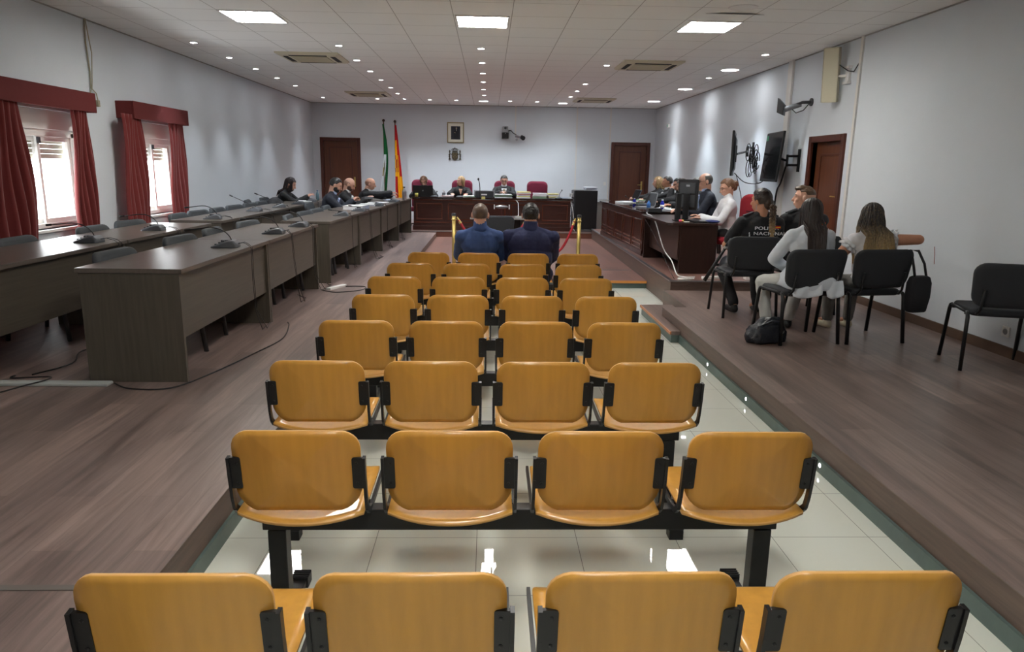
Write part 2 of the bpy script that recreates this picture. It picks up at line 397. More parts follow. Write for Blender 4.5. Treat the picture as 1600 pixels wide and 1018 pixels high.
for yy, lab in ((8.05, 'thin white bundle of cables hanging down the left wall between the windows'),):
    c = MB()
    c.tube([(XL+.012, 8.42, ZC), (XL+.014, 8.40, 2.9), (XL+.012, 8.43, 2.6), (XL+.014, 8.41, 2.42)], .008, 6)
    c.tube([(XL+.012, 8.44, ZC), (XL+.03, 8.47, 2.8), (XL+.014, 8.45, 2.5), (XL+.014, 8.43, 2.42)], .006, 6)
    c.tube([(XL+.014, 8.42, 2.43), (XL+.02, 8.37, 2.36), (XL+.02, 8.36, 2.28)], .006, 6); c.tube([(XL+.014, 8.42, 2.43), (XL+.02, 8.50, 2.38), (XL+.02, 8.52, 2.30)], .006, 6)
    c.box(XL+.005, XL+.03, 8.50, 8.54, 2.24, 2.31)
    tag(ob('hanging_cable', c, mat('old_cable', (150, 142, 120), .6)), lab, 'cable')

# ---------------------------------------------------------------- ceiling fittings
def area(name, loc, size, power, rot=(0, 0, 0), col=(1, 1, 1), shape='SQUARE', sy=None, spread=None):
    l = bpy.data.lights.new(name, 'AREA'); l.energy = power; l.size = size; l.shape = shape; l.color = col
    if sy: l.shape = 'RECTANGLE'; l.size_y = sy
    if spread: l.spread = R(spread)
    o = bpy.data.objects.new(name, l); C.objects.link(o); o.location = loc; o.rotation_euler = rot; return o
def spot(name, loc, power, ang, blend=.5, col=(1, 1, 1), r=.03, rot=(0, 0, 0)):
    l = bpy.data.lights.new(name, 'SPOT'); l.energy = power; l.spot_size = R(ang); l.spot_blend = blend; l.color = col; l.shadow_soft_size = r
    o = bpy.data.objects.new(name, l); C.objects.link(o); o.location = loc; o.rotation_euler = rot; return o
panel_e = emit('panel_glow', (255, 252, 245), PANEL_E)
def ceiling_panel(x, y, label, sx=.56, sy=.6, tilt=0):
    t = thing('ceiling_light', label, 'ceiling light', (x, y, ZC), 0)
    fr = MB()
    for a in ((-sx/2, sx/2, -sy/2, -sy/2+.02), (-sx/2, sx/2, sy/2-.02, sy/2), (-sx/2, -sx/2+.02, -sy/2+.02, sy/2-.02), (sx/2-.02, sx/2, -sy/2+.02, sy/2-.02)): fr.box(*a, -.012, .002)
    ob('frame', fr, whitepl, t)
    ob('diffuser', MB().box(-sx/2+.02, sx/2-.02, -sy/2+.02, sy/2-.02, -.006, -.001), panel_e, t)
    gr = MB()
    for k in range(1, 4): gr.box(-sx/2+sx*k/4-.003, -sx/2+sx*k/4+.003, -sy/2+.02, sy/2-.02, -.011, -.0061)
    for k in range(1, 8): gr.box(-sx/2+.02, sx/2-.02, -sy/2+sy*k/8-.002, -sy/2+sy*k/8+.002, -.011, -.0062)
    ob('louvre', gr, whitepl, t)
    return t
ceiling_panel(-2.47, 8.1, 'lit square ceiling panel nearest the left wall')
ceiling_panel(-.08, 8.1, 'lit square ceiling panel in the middle of the ceiling')
ceiling_panel(2.33, 8.1, 'lit square ceiling panel nearest the right wall')
for yy, n in ((3.9, 'nearly overhead'), (1.5, 'over the nearest seats'), (-.4, 'behind the camera')):  # panels added out of view to brighten the near seats and floor
    ceiling_panel(-.08, yy, 'lit square ceiling panel added out of view as fill light, %s' % n)
spot_e = emit('downlight_glow', (255, 255, 255), 60)
big_e = emit('large_downlight_glow', (255, 255, 255), 25)
def downlight(x, y, r, glow, label, group, cat='downlight', name='downlight'):
    t = thing(name, label, cat, (x, y, ZC), 0, group)
    ob('rim', MB().lathe([(r, .002), (r+.018, -.004), (r+.02, -.008), (r+.004, -.010), (r, -.004)], 20), whitepl, t, smooth=True)
    ob('lens', MB().lathe([(.001, -.003), (r, -.003), (r, .001), (.001, .001)], 20), glow, t)
    return t
rows = [9.86, 11.14, 12.35, 13.55, 14.8, 15.95, 17.18]
rn = ['nearest', 'second nearest', 'third', 'fourth', 'fifth', 'sixth', 'farthest']
dl = downlight(0, 0, .042, spot_e, 'x', 'small round ceiling downlights'); first = True
cols = {-3.79: ('along the left wall', [0, 1, 2, 3, 4, 6]), -1.945: ('left of the centre line', range(7)), -.115: ('along the centre line', range(6)),
        1.73: ('right of the centre line', [1, 3, 4, 5]), 3.62: ('along the right wall', [0, 2])}
spots = []
for x, (cn, ks) in cols.items():
    for k in ks:
        lab = 'small round downlight in the row %s, %s from the camera' % (cn, rn[k])
        if first: dl.location = (x, rows[k], ZC); dl['label'] = lab; first = False
        else: dup(dl, (x, rows[k], ZC), label=lab)
        spots.append((x, rows[k]))
for x, lab in ((-2.575, 'small downlight in the farthest row, beside the far left air unit'), (-1.375, 'small downlight above the laptop judge by the far wall'), (-.765, 'small downlight above the framed portrait by the far wall'),
          (.475, 'small downlight above the wall camera by the far wall'), (1.10, 'small downlight above the empty maroon chair by the far wall')):
    dup(dl, (x, 17.25, ZC), label=lab); spots.append((x, 17.25))
bigs = [(-.14, 17.35, 'large round ceiling light at the far end of the centre line'), (1.725, 17.55, 'large round ceiling light above the black rack'),
        (3.65, 11.37, 'large round ceiling light, nearest along the right wall'), (3.69, 14.08, 'large round ceiling light, middle one along the right wall'), (3.67, 16.63, 'large round ceiling light near the far right corner')]
for x, y, lab in bigs: downlight(x, y, .13 if x > 3 else .105, big_e, lab, 'large round ceiling lights', 'ceiling light', 'round_ceiling_light')
tag(ob('ceiling_cover', MB().lathe([(.001, -.006), (.13, -.006), (.14, 0), (.001, 0)], 24, (2.38, 7.16, ZC)), whitepl), 'unlit round white cover in the ceiling near the sagging tile', 'ceiling light')
# the sagging ceiling tile: a dark slot between two panels
sg = MB().sheet(lambda u, v: (2.11+.58*u, 7.45-.055*math.sin(PI*u)*v, ZC-.004-.012*math.sin(PI*u)*v), 16, 3)
tag(ob('ceiling_gap', sg, mat('stained_edge', (92, 70, 46), .9), solid=.002), 'brown stained gap beside a sagging ceiling tile at top right', 'ceiling damage')
def ac(x, y, label, s=.86):
    t = thing('air_conditioner', label, 'air conditioner', (x, y, ZC), 0)
    ob('housing', MB().loft([[(-s/2, -s/2, 0), (s/2, -s/2, 0), (s/2, s/2, 0), (-s/2, s/2, 0)], [(-s/2, -s/2, -.02), (s/2, -s/2, -.02), (s/2, s/2, -.02), (-s/2, s/2, -.02)], [(-s/2+.04, -s/2+.04, -.035), (s/2-.04, -s/2+.04, -.035), (s/2-.04, s/2-.04, -.035), (-s/2+.04, s/2-.04, -.035)]]), cream, t)
    ob('grille', MB().box(-.25, .25, -.25, .25, -.046, -.035), mat('cream_grille', (186, 178, 150), .6), t, bevel=.006)
    for k in range(4):
        X = M.Rotation(k*PI/2, 4, 'Z')
        ob('air_slot', MB().box(-.26, .26, .295, .36, -.039, -.034, X), mat('slot_black', (30, 28, 26), .8), t)
    return t
ac(-2.52, 10.9, 'cream ceiling cassette air conditioner, nearer one on the left')
ac(2.32, 11.0, 'cream ceiling cassette air conditioner, nearer one on the right')
ac(-2.58, 16.1, 'cream ceiling cassette air conditioner, farther one on the left')
ac(2.32, 16.55, 'cream ceiling cassette air conditioner, farther one on the right')

# actual lamps behind the fittings
for x, y in spots: spot('downlight_lamp', (x, y, ZC-.02), SPOT_W*(1.0 if -3 < x < 3.2 else 1.3), 120 if -3 < x < 3.2 else 72, .9, col=(.86, .93, 1))
for x, y, _ in bigs: spot('round_lamp', (x, y, ZC-.03), BIG_W*(1 if x < 3 else 2.2), 130 if x < 3 else 78, .8, col=(.86, .94, 1), r=.09)
# ---------------------------------------------------------------- beam seating
def plate(w, z0, z1, r, t, curve, tilt, n=18):
    """rounded rectangular plywood shell: X width, Z height, bulging towards -Y in the middle"""
    poly = rrect(-w/2, w/2, z0, z1, r, 6)
    cx = 0; cz = (z0+z1)/2
    def pt(x, z, o):
        return (x, -curve*(1-(2*x/w)**2) + (z-z0)*tilt + o, z - .022*(1-(2*x/w)**2)*max(0, 1-(z-z0)/(z1-z0)/.6))
    rings = []
    b = MB(); fr = [1, .86, .66, .44, .22]
    front = []; back = []
    for k in fr:
        front.append([pt(cx+(x-cx)*k, cz+(z-cz)*k, t/2) for x, z in poly]); back.append([pt(cx+(x-cx)*k, cz+(z-cz)*k, -t/2) for x, z in poly])
    nn = len(poly)
    vs = [p for r_ in front+back for p in r_]; K = len(fr); fs = []
    for s_ in (0, K):
        for i in range(K-1):
            a = (s_+i)*nn; c = (s_+i+1)*nn
            for j in range(nn): fs.append((a+j, a+(j+1) % nn, c+(j+1) % nn, c+j))
        a = (s_+K-1)*nn; fs.append(tuple(range(a, a+nn)))
    b.add(vs, fs); b.cur = 1
    a = 0; c = K*nn; o = len(b.v)
    b.f += [(a+j, a+(j+1) % nn, c+(j+1) % nn, c+j) for j in range(nn)]; b.mi += [1]*nn
    b.cur = 0
    return b
def seatshell():
    w = .425; b = MB(); t = .012
    # outline in XY: rear edge bulges back, front square with rounded corners
    pts = []
    for i in range(13):
        u = -1+2*i/12; pts.append((w/2*u, -.012-.05*(1-abs(u)**2.2)))
    for i in range(6):
        a = R(0+90*i/5); pts.append((w/2-.05+.05*math.cos(a), .40-.05+.05*math.sin(a)))
    for i in range(6):
        a = R(90+90*i/5); pts.append((-w/2+.05+.05*math.cos(a), .40-.05+.05*math.sin(a)))
    c = (0, .17)
    def z(x, y): 
        return .488 - .018*(1-(2*x/w)**2)*max(0, min(1, (.40-y)/.35)) + .012*max(0, (y-.3)/.1) - (.03*((y-.34)/.06)**2 if y > .34 else 0)
    up = []; dn = []
    for k in (1, .85, .65, .4, .2):
        ring = [(c[0]+(x-c[0])*k, c[1]+(y-c[1])*k) for x, y in pts]
        up.append([(x, y, z(x, y)+t/2) for x, y in ring]); dn.append([(x, y, z(x, y)-t/2) for x, y in ring])
    nn = len(pts); K = 5; fs = []
    for s_ in (0, K):
        for i in range(K-1):
            a = (s_+i)*nn; d = (s_+i+1)*nn
            for j in range(nn): fs.append((a+j, a+(j+1) % nn, d+(j+1) % nn, d+j))
        a = (s_+K-1)*nn; fs.append(tuple(range(a, a+nn)))
    b.add([p for r_ in up+dn for p in r_], fs)
    b.f += [(j, (j+1) % nn, K*nn+(j+1) % nn, K*nn+j) for j in range(nn)]; b.mi += [1]*nn
    return b
backme = plate(.42, .518, .80, .07, .012, .036, -.13).mesh('backrest', [beech, beechedge], True)
seatme = seatshell().mesh('seat', [beech, beechedge], True)
def bracket(s_):
    b = MB(); x = s_*.222
    # flat bar: down the side of the back, round under the seat, out to the front
    pts = [(x, -.035, .70), (x, -.026, .62), (x, -.014, .55), (x, 0, .505), (x, .03, .478), (x, .08, .468), (x, .38, .480)]
    for i in range(len(pts)-1):
        p, q = V(pts[i]), V(pts[i+1]); d = (q-p).normalized(); n = V((0, -d.z, d.y)) if abs(d.y) > 0 or abs(d.z) > 0 else V((0, 1, 0))
        hw = .011
        b.loft([[p+V((-.005, 0, 0))+n*hw, p+V((.005, 0, 0))+n*hw, p+V((.005, 0, 0))-n*hw, p+V((-.005, 0, 0))-n*hw],
                [q+V((-.005, 0, 0))+n*hw, q+V((.005, 0, 0))+n*hw, q+V((.005, 0, 0))-n*hw, q+V((-.005, 0, 0))-n*hw]])
    b.box(min(s_*.05, s_*.222), max(s_*.05, s_*.222), .10, .13, .45, .47); b.box(min(s_*.05, s_*.09), max(s_*.05, s_*.09), .07, .11, .45, .475)
    return b
def bplate(s_):
    x0, x1 = sorted((s_*.222, s_*.182)); X = M.Translation((0, 0, 0))
    b = MB().loft([[(x, y+(.50-z)*.13, z) for x, z in rrect(x0, x1, .585, .70, .006, 2)] for y in (-.016, -.004)])
    for z in (.605, .68): b.lathe([(.001, 0), (.005, 0), (.005, .003), (.001, .004)], 8, X=M.Translation((s_*.197, -.020-(z-.5)*.13+.005, z)) @ M.Rotation(PI/2, 4, 'X'))
    return b
brme = {s_: bracket(s_).mesh('side_bracket', blackmet) for s_ in (-1, 1)}
bpme = {s_: bplate(s_).mesh('mounting_plate', blackmet) for s_ in (-1, 1)}
beamme = MB().box(-.915, .915, .06, .115, .385, .465).mesh('beam', blackmet)
def legmb(s_):
    b = MB(); x = s_*.865
    b.loft([[(x+dx*w_, .0875+dy*.03, z) for dx, dy in ((-1, -1), (1, -1), (1, 1), (-1, 1))] for z, w_ in ((.03, .032), (.385, .032))])
    b.box(x-.025, x+.025, -.16, .35, .008, .035)
    return b
def capmb(s_, y):
    b = MB(); x = s_*.865
    if 1:
        b.box(x-.032, x+.032, y, y+.06, 0, .045)
        for k in range(4): b.box(x-.034, x+.034, y+.004+.014*k, y+.012+.014*k, .045, .05)
    return b
legme = {s_: legmb(s_).mesh('leg', blackmet) for s_ in (-1, 1)}; capme = {(s_, y): capmb(s_, y).mesh('foot_cap', blackpl) for s_ in (-1, 1) for y in (-.18, .31)}
def lk(name, me, parent, loc=(0, 0, 0), bev=0):
    o = bpy.data.objects.new(name, me); C.objects.link(o); o.parent = parent; o.location = loc
    if bev:
        m = o.modifiers.new('bevel', 'BEVEL'); m.width = bev; m.segments = 2; m.limit_method = 'ANGLE'; m.angle_limit = R(40)
    return o
bench_rows = [(.09, 1.40), (.13, 2.24), (.0, 3.10), (.02, 3.955), (.05, 4.79), (.02, 5.61), (.06, 6.42), (.155, 7.26)]
names = ['nearest the camera, cut by the frame', 'second from the camera', 'third from the camera', 'fourth from the camera', 'fifth from the camera', 'sixth from the camera', 'seventh from the camera', 'farthest, on which the two men in blue sit']
bench_rows = [(x, y+.03) for x, y in bench_rows]
b0 = thing('beam_bench', 'row of four beech seats, '+names[0], 'bench seating', (*bench_rows[0], 0), 0, 'rows of beech seats on black beams')
lk('beam', beamme, b0, bev=.004)
for s_ in (-1, 1):
    l = lk('leg', legme[s_], b0, bev=.004); lk('foot_cap', capme[s_, -.18], l, bev=.003); lk('foot_cap', capme[s_, .31], l, bev=.003)
for k in range(4):
    x = (k-1.5)*.505
    lk('seat', seatme, b0, (x, 0, 0)); lk('backrest', backme, b0, (x, 0, 0))
    for s_ in (-1, 1):
        q = lk('side_bracket', brme[s_], b0, (x, 0, 0)); lk('mounting_plate', bpme[s_], q)
for (x, y), n in list(zip(bench_rows, names))[1:]: dup(b0, (x, y, 0), label='row of four beech seats, '+n)
# strip lights in the plinth
le = emit('step_led', (255, 255, 255), 5)
for y, n in ((3.69, 'nearest'), (4.87, 'middle'), (5.80, 'farthest')):
    tag(ob('step_light', MB().lathe([(.001, .002), (.011, .002), (.013, 0), (.001, 0)], 12, X=M.Translation((1.862, y, .045)) @ M.Rotation(-PI/2, 4, 'Y')), le), 'tiny round light in the green plinth of the right platform, %s of three' % n, 'step light')

# ---------------------------------------------------------------- stacking visitor chairs (front towards +Y)
def vchair_parts(fab, framem):
    P = {}
    # seat pad
    b = MB().loft([[(x*s, y*s+.0, z) for x, y in [(p[0], p[1]) for p in rrect(-.235, .235, -.20, .22, .05, 4)]] for z, s in ((.41, .93), (.425, 1), (.45, 1), (.462, .96), (.466, .8))])
    P['seat'] = b.mesh('seat', fab, True)
    # backrest: pad curved round the back, tilted
    def backpoly(o, k=1):
        out = []
        for x, z in rrect(-.275, .275, .485, .815, .085, 5):
            w = 1 - .10*(.815-z)/.33
            xx = x*w*k; zz = .65+(z-.65)*k
            out.append((xx, -.235 + .035*(xx/.25)**2 - (zz-.48)*.16 + o, zz))
        return out
    b = MB().loft([backpoly(.022, .8), backpoly(.024, .95), backpoly(.012, 1), backpoly(-.012, 1), backpoly(-.022, .96), backpoly(-.026, .8)])
    P['backrest'] = b.mesh('backrest', fab, True)
    for s_ in (-1, 1):
        b = MB(); x = s_*.255
        b.tube([(x*1.04, -.25, 0), (x, -.21, .40), (x, -.195, .425), (x, -.16, .435), (x, 0, .435), (x, .15, .435), (x, .185, .425), (x, .20, .40), (x*1.04, .24, 0)], .0115, 8, flat=1.25, up=(0, 1, 0))
        P['side%d' % s_] = b
    f = MB(); r = MB()
    return P
def vchair(fab, framem, label, cat='chair'):
    t = thing('visitor_chair', label, cat)
    P = vchair_parts(fab, framem)
    lk('seat', P['seat'], t); lk('backrest', P['backrest'], t)
    fr = MB()
    for s_ in (-1, 1):
        x = s_*.255
        for y0, y1, s2 in ((-.25, -.205, -1), (.24, .195, 1)):
            ob('leg', MB().tube([(x*1.05, y0, 0), (x, y1, .40), (x, y1-s2*.012, .425), (x, y1-s2*.04, .436)], [.0145, .0145, .0135, .012], 8, flat=1.3, up=(0, 1, 0)), framem, t, smooth=True)
        fr.tube([(x, -.17, .436), (x, .16, .436)], .0115, 8)
        fr.tube([(s_*.20, -.12, .42), (s_*.20, -.215, .43), (s_*.195, -.25, .47), (s_*.19, -.27, .62)], .010, 8)
    fr.tube([(-.255, .14, .42), (.255, .14, .42)], .010, 8); fr.tube([(-.255, -.13, .42), (.255, -.13, .42)], .010, 8)
    ob('frame', fr, framem, t, smooth=True)
    return t
vc = vchair(charfab, blackmet, 'black upholstered chair standing alone at the right edge')
vc.location = (3.87, 5.24, A); vc.rotation_euler = (0, 0, R(-16))
dup(vc, (2.615, 7.19, A), R(0), 'black upholstered chair on which the police officer with the braid sits')
dup(vc, (3.27, 7.36, A), R(8), 'black upholstered chair on which the short-haired police officer sits')
dup(vc, (2.70, 6.09, A), R(8), 'black upholstered chair on which the woman in the pale blazer sits')
dup(vc, (3.30, 6.15, A), R(8), 'black upholstered chair on which the woman in the white ruffled top sits')
gc = vchair(greyfab, mat('grey_tube', (70, 72, 74), .4), 'x')
gl = [(-2.44, 5.23, 'nearest chair behind the front left desks'), (-2.44, 6.33, 'second chair behind the front left desks'), (-2.45, 7.16, 'third chair behind the front left desks'), (-2.43, 8.1, 'fourth chair behind the front left desks'),
      (-3.64, 6.05, 'nearest chair by the windows, in front of the nearer curtain'), (-3.64, 7.2, 'second chair by the windows, below the bright nearer window'), (-3.66, 7.97, 'third chair by the windows, beside the red curtain'),
      (-3.64, 9.2, 'chair by the farther window, below its left curtain'), (-3.65, 9.82, 'chair below the farther window'), (-3.63, 10.5, 'chair beside the right curtain of the farther window'), (-3.64, 11.2, 'first chair against the bare left wall'), (-3.62, 11.9, 'second chair against the bare left wall'), (-3.65, 12.6, 'third chair against the bare left wall'),
      (-2.28, 9.25, 'nearest chair behind the farther middle desks'), (-2.26, 9.95, 'second chair behind the farther middle desks'), (-2.25, 10.6, 'third chair behind the farther middle desks'), (-2.30, 11.5, 'chair just before the bearded man at the farther middle desks')]
for i, (x, y, lab) in enumerate(gl):
    rz = R(-90+random.uniform(-9, 9))
    if i == 0: gc.location = (x, y, A); gc.rotation_euler = (0, 0, rz); gc['label'] = 'grey padded chair, '+lab; gc['group'] = 'grey chairs behind the long desks'
    else: dup(gc, (x, y, A), rz, 'grey padded chair, '+lab, 'grey chairs behind the long desks')

# ---------------------------------------------------------------- long walnut desks
def desk(x0, x1, length, label, y, rz=0, x=None, far_panel=True):
    """origin at the front (aisle side) near corner, desk runs +Y, depth towards -X"""
    d = x1-x0; t = thing('long_desk', label, 'desk', (x1, y, A), rz, 'walnut desks in long rows')
    L = length-.006
    ob('desktop', MB().box(-d-.01, .02, 0, L, .73, .76), desktopm, t, bevel=.002)
    ob('end_panel', MB().box(-d+.01, 0, .004, .034, 0, .728), deskend, t, bevel=.0015)
    ob('end_panel', MB().box(-d+.01, 0, L-.034, L-.004, 0, .728), deskend, t, bevel=.0015)
    ob('modesty_panel', MB().box(-.045, -.022, .034, L-.034, .29, .725), deskm, t, bevel=.0015)
    return t
desk(-2.65, -2.0, 1.91, 'walnut desk with a bare end panel, nearest in the middle of the left platform', 4.66)
desk(-2.65, -2.0, 1.90, 'walnut desk right behind the nearest middle one, two microphones on it', 6.57)
a2 = R(-2.0)
for k, n in enumerate(('first desk of the farther middle run, nearest the gap', 'second desk of the farther middle run, white binder on it', 'third desk of the farther middle run, papers on it', 'last desk of the farther middle run, meeting the judges bench')):
    desk(-2.53, -1.95+k*1.79*math.sin(-a2), 1.79, 'walnut '+n, 8.87+k*1.79*math.cos(a2), a2)
desk(-3.85, -3.20, 1.88, 'walnut desk cut by the left edge of the frame, before the nearer window', 4.56)
desk(-3.85, -3.20, 1.96, 'walnut desk between the two windows, sunlight on its top', 6.45)
for k, n in enumerate(('first', 'second', 'third', 'fourth')):
    desk(-3.80, -3.21, 1.55, 'walnut desk along the left wall, %s of the farther run%s' % (n, ', woman in black behind it' if k == 3 else ''), 8.78+k*1.555)
tag(ob('cable_duct', MB().box(-4.1, -2.47, 4.55, 4.63, A, A+.02), mat('duct_grey', (168, 172, 170), .5), bevel=.006), 'long pale cable duct on the floor running to the nearest middle desk', 'cable duct')

# conference microphones
def mic(label, x, y, z, rz, kind=0, cable=True, bend=1.0, drop=.55, side=1):
    t = thing('conference_microphone', label, 'microphone', (x, y, z), rz, 'grey gooseneck microphones on the desks')
    # wedge base: low at -X, high at +X
    n = 10; rings = []
    for yy, s in ((-.07, .86), (-.055, 1), (.055, 1), (.07, .86)):
        prof = [(-.13, .0), (-.13, .010), (-.10, .022), (-.04, .045), (.02, .062), (.05, .060), (.075, .035), (.08, .012), (.08, 0)]
        rings.append([(px*s, yy, pz*(1 if abs(yy) < .06 else .8)) for px, pz in prof])
    ob('base', MB().loft(rings), micgrey, t, auto=40, bevel=.004)
    bt = MB()
    for k in range(3): bt.box(-.10+.03*k, -.082+.03*k, -.045, -.028, .024+.012*k, .032+.013*k)
    bt.box(-.06, .0, .0, .045, .040, .0585)
    ob('buttons', bt, darkgrey, t)
    pts = []; 
    for i in range(13):
        u = i/12
        if kind == 0: pts.append((.025-.30*u**1.6*bend-.01*u, 0, .055+.12*math.sin(min(1, u*1.25)*PI*.55)-.03*u*u))
        elif kind == 1: pts.append((.025-.36*u*bend, -.02*u, .055+.15*u))
        else: pts.append((.025-.16*u, .0, .055+.02*u))
    g = ob('gooseneck', MB().tube(pts, .0045, 6), blackpl, t, smooth=True)
    p, q = V(pts[-1]), (V(pts[-1])-V(pts[-2])).normalized()
    ob('mic_head', MB().tube([p, p+q*.008, p+q*.05, p+q*.056], [.005, .009, .0095, .004], 10), blackpl, t, smooth=True)
    if cable:
        c = MB(); rnd = random.Random(int(x*100+y*37)); w_ = rnd.uniform(-.06, .06); e = .03
        xe = side
        for k in range(2):
            o = .05*k
            c.tube([(.07, .0+o*.3, .03), (.11, .03+o, .035), (xe-.02, .05+o, .02), (xe+.012, .06+o, -.01), (xe+.012, .07+w_+o, -drop*.5), (xe+.02, .10+w_*2+o, -drop), (xe+.03+.03*k, .25+w_+o, -.745), (xe+.03, .55+o, -.752), (xe-.1, .8, -.75)], .0028, 5)
        ob('cable', c, blackpl, t, smooth=True)
    return t
TZ = A+.76
mic('gooseneck microphone on the nearest middle desk', -2.13, 5.96, TZ, R(6), side=.15)
mic('gooseneck microphone on the second middle desk, nearer of its two', -2.10, 7.20, TZ, R(4), side=.12)
mic('gooseneck microphone at the far end of the second middle desk', -2.08, 8.08, TZ, R(-5), side=.1)
mic('microphone on the first desk of the farther middle run', -1.99, 9.95, TZ, R(10), 2, side=.11)
mic('microphone just before the white binder of the bearded man', -1.93, 11.0, TZ, R(-10), 2, side=.11)
mic('microphone beside the papers of the bearded man', -1.88, 12.5, TZ, 0, 2, side=.12)
mic('microphone beside the steel water bottle', -1.82, 14.0, TZ, 0, 2, side=.11)
mic('gooseneck microphone on the desk before the nearer window', -3.36, 6.20, TZ, R(-4), bend=1.15, side=.18)
mic('gooseneck microphone on the desk between the two windows', -3.36, 7.40, TZ, R(5), side=.18)
mic('microphone on the first desk of the farther run by the left wall', -3.38, 9.05, TZ, R(12), side=.19)
mic('microphone with a raised neck on the second wall desk', -3.38, 10.65, TZ, R(-10), 1, side=.19)
mic('microphone with a raised neck just before the woman in black', -3.32, 11.7, TZ, R(20), 1, side=.13)
mic('microphone beside the elbow of the woman in black', -3.28, 12.7, TZ, 0, 2, side=.09)
mic('microphone in front of the hands of the woman in black', -3.27, 13.6, TZ, 0, 2, side=.08)

def cord(name, pts, r, m, label, cat='cable', n=6):
    # smooth the path
    P = [V(p) for p in pts]; out = []
    for i in range(len(P)-1):
        p0 = P[max(i-1, 0)]; p1 = P[i]; p2 = P[i+1]; p3 = P[min(i+2, len(P)-1)]
        for k in range(6):
            t = k/6; out.append(.5*((2*p1)+(-p0+p2)*t+(2*p0-5*p1+4*p2-p3)*t*t+(-p0+3*p1-3*p2+p3)*t**3))
    out.append(P[-1])
    return tag(ob(name, MB().tube(out, r, n), m, smooth=True), label, cat)
z = A+.006
cord('floor_cable', [(-3.9, 4.45, z), (-3.2, 4.30, z), (-2.95, 4.50, z+.02), (-2.9, 4.68, z+.02), (-3.18, 4.72, z), (-3.2, 4.78, z)], .005, blackpl, 'black cable looping over the pale duct at the left edge')
cord('floor_cable', [(-3.1, 4.80, z), (-3.0, 5.1, z), (-3.12, 5.45, z), (-2.98, 5.75, z), (-2.74, 6.05, z), (-2.6, 6.5, z)], .005, blackpl, 'black cable winding under the desks left of the bare end panel')
cord('floor_cable', [(-2.46, 4.62, z), (-2.3, 4.50, z), (-2.05, 4.52, z), (-1.92, 4.85, z), (-1.80, 5.4, z), (-1.72, 5.9, z), (-1.80, 6.4, z), (-1.85, 6.55, z)], .005, blackpl, 'black cable curving round the foot of the nearest middle desk')
cord('floor_cable', [(-1.95, 8.35, z), (-1.75, 8.2, z), (-1.5, 8.35, z), (-1.48, 8.6, z), (-1.7, 8.62, z), (-1.85, 8.5, z)], .005, blackpl, 'black cable looping round the white power strip on the floor')
ps = MB().box(-.03, .03, -.16, .16, 0, .03)
t = ob('power_strip', ps, whitepl, bevel=.006, loc=(-1.80, 8.50, A)); t.rotation_euler = (0, 0, R(-25)); tag(t, 'white power strip on the floor beside the gap between the middle desks', 'power strip')
# ---------------------------------------------------------------- panelled benches of the court
def panelling(t, x0, x1, z0, z1, y, n, X=None, mm=mahog):
    """n framed panels on the face y (facing -Y), between x0 and x1"""
    w = (x1-x0)/n
    for k in range(n):
        a, b_ = x0+w*k+.06, x0+w*(k+1)-.06; m_ = MB()
        for c in ((a, b_, z1-.025, z1), (a, b_, z0, z0+.025), (a, a+.022, z0+.025, z1-.025), (b_-.022, b_, z0+.025, z1-.025)): m_.box(c[0], c[1], y-.014, y, c[2], c[3], X)
        ob('panel_moulding', m_, mm, t, bevel=.004)
mould = mat('mahogany_moulding', (92, 46, 32), .25, coat=.4)
t = thing('judges_bench', 'long dark mahogany judges bench with framed panels and black top', 'judges bench', (0, 16.5, D))
ob('body', MB().box(-1.70, 1.87, 0, .03, .04, .69).box(-1.70, -1.66, .03, .72, .04, .69).box(1.83, 1.87, .03, .72, .04, .69), mahog, t, bevel=.003)
ob('base_board', MB().box(-1.72, 1.89, -.02, .0, 0, .09).box(-1.70, 1.87, 0, .02, 0, .04), mahog, t, bevel=.003)
ob('benchtop', MB().box(-1.74, 1.91, -.05, .78, .695, .735), mahogtop, t, bevel=.006)
ob('rail', MB().box(-1.70, 1.87, -.012, 0, .16, .185).box(-1.70, 1.87, -.012, 0, .655, .69), mould, t, bevel=.003)
panelling(t, -1.70, 1.87, .23, .60, 0, 5, mm=mould)
# side bench for the public prosecutor: panelled face towards the middle of the room
t = thing('side_bench', 'dark mahogany side bench with framed panels facing the witness floor', 'side bench', (2.40, 11.15, B), R(1.2))
L = 3.65; X = M.Rotation(-PI/2, 4, 'Z')   # face looks to -X
ob('body', MB().box(0, .03, 0, L, .03, .655).box(.03, .62, 0, .03, .03, .655).box(.03, .62, L-.03, L, .03, .655), mahog, t, bevel=.003)
ob('base_board', MB().box(-.015, 0, -.01, L, 0, .08), mahog, t, bevel=.003)
ob('benchtop', MB().box(-.05, .68, -.05, L+.03, .66, .69), mahogtop, t, bevel=.006)
X = M.Translation((0, L, 0)) @ M.Rotation(-PI/2, 4, 'Z')
panelling(t, 0, L, .22, .56, 0, 5, X, mould)
panelling(t, 0, L, .10, .19, 0, 5, X, mould)
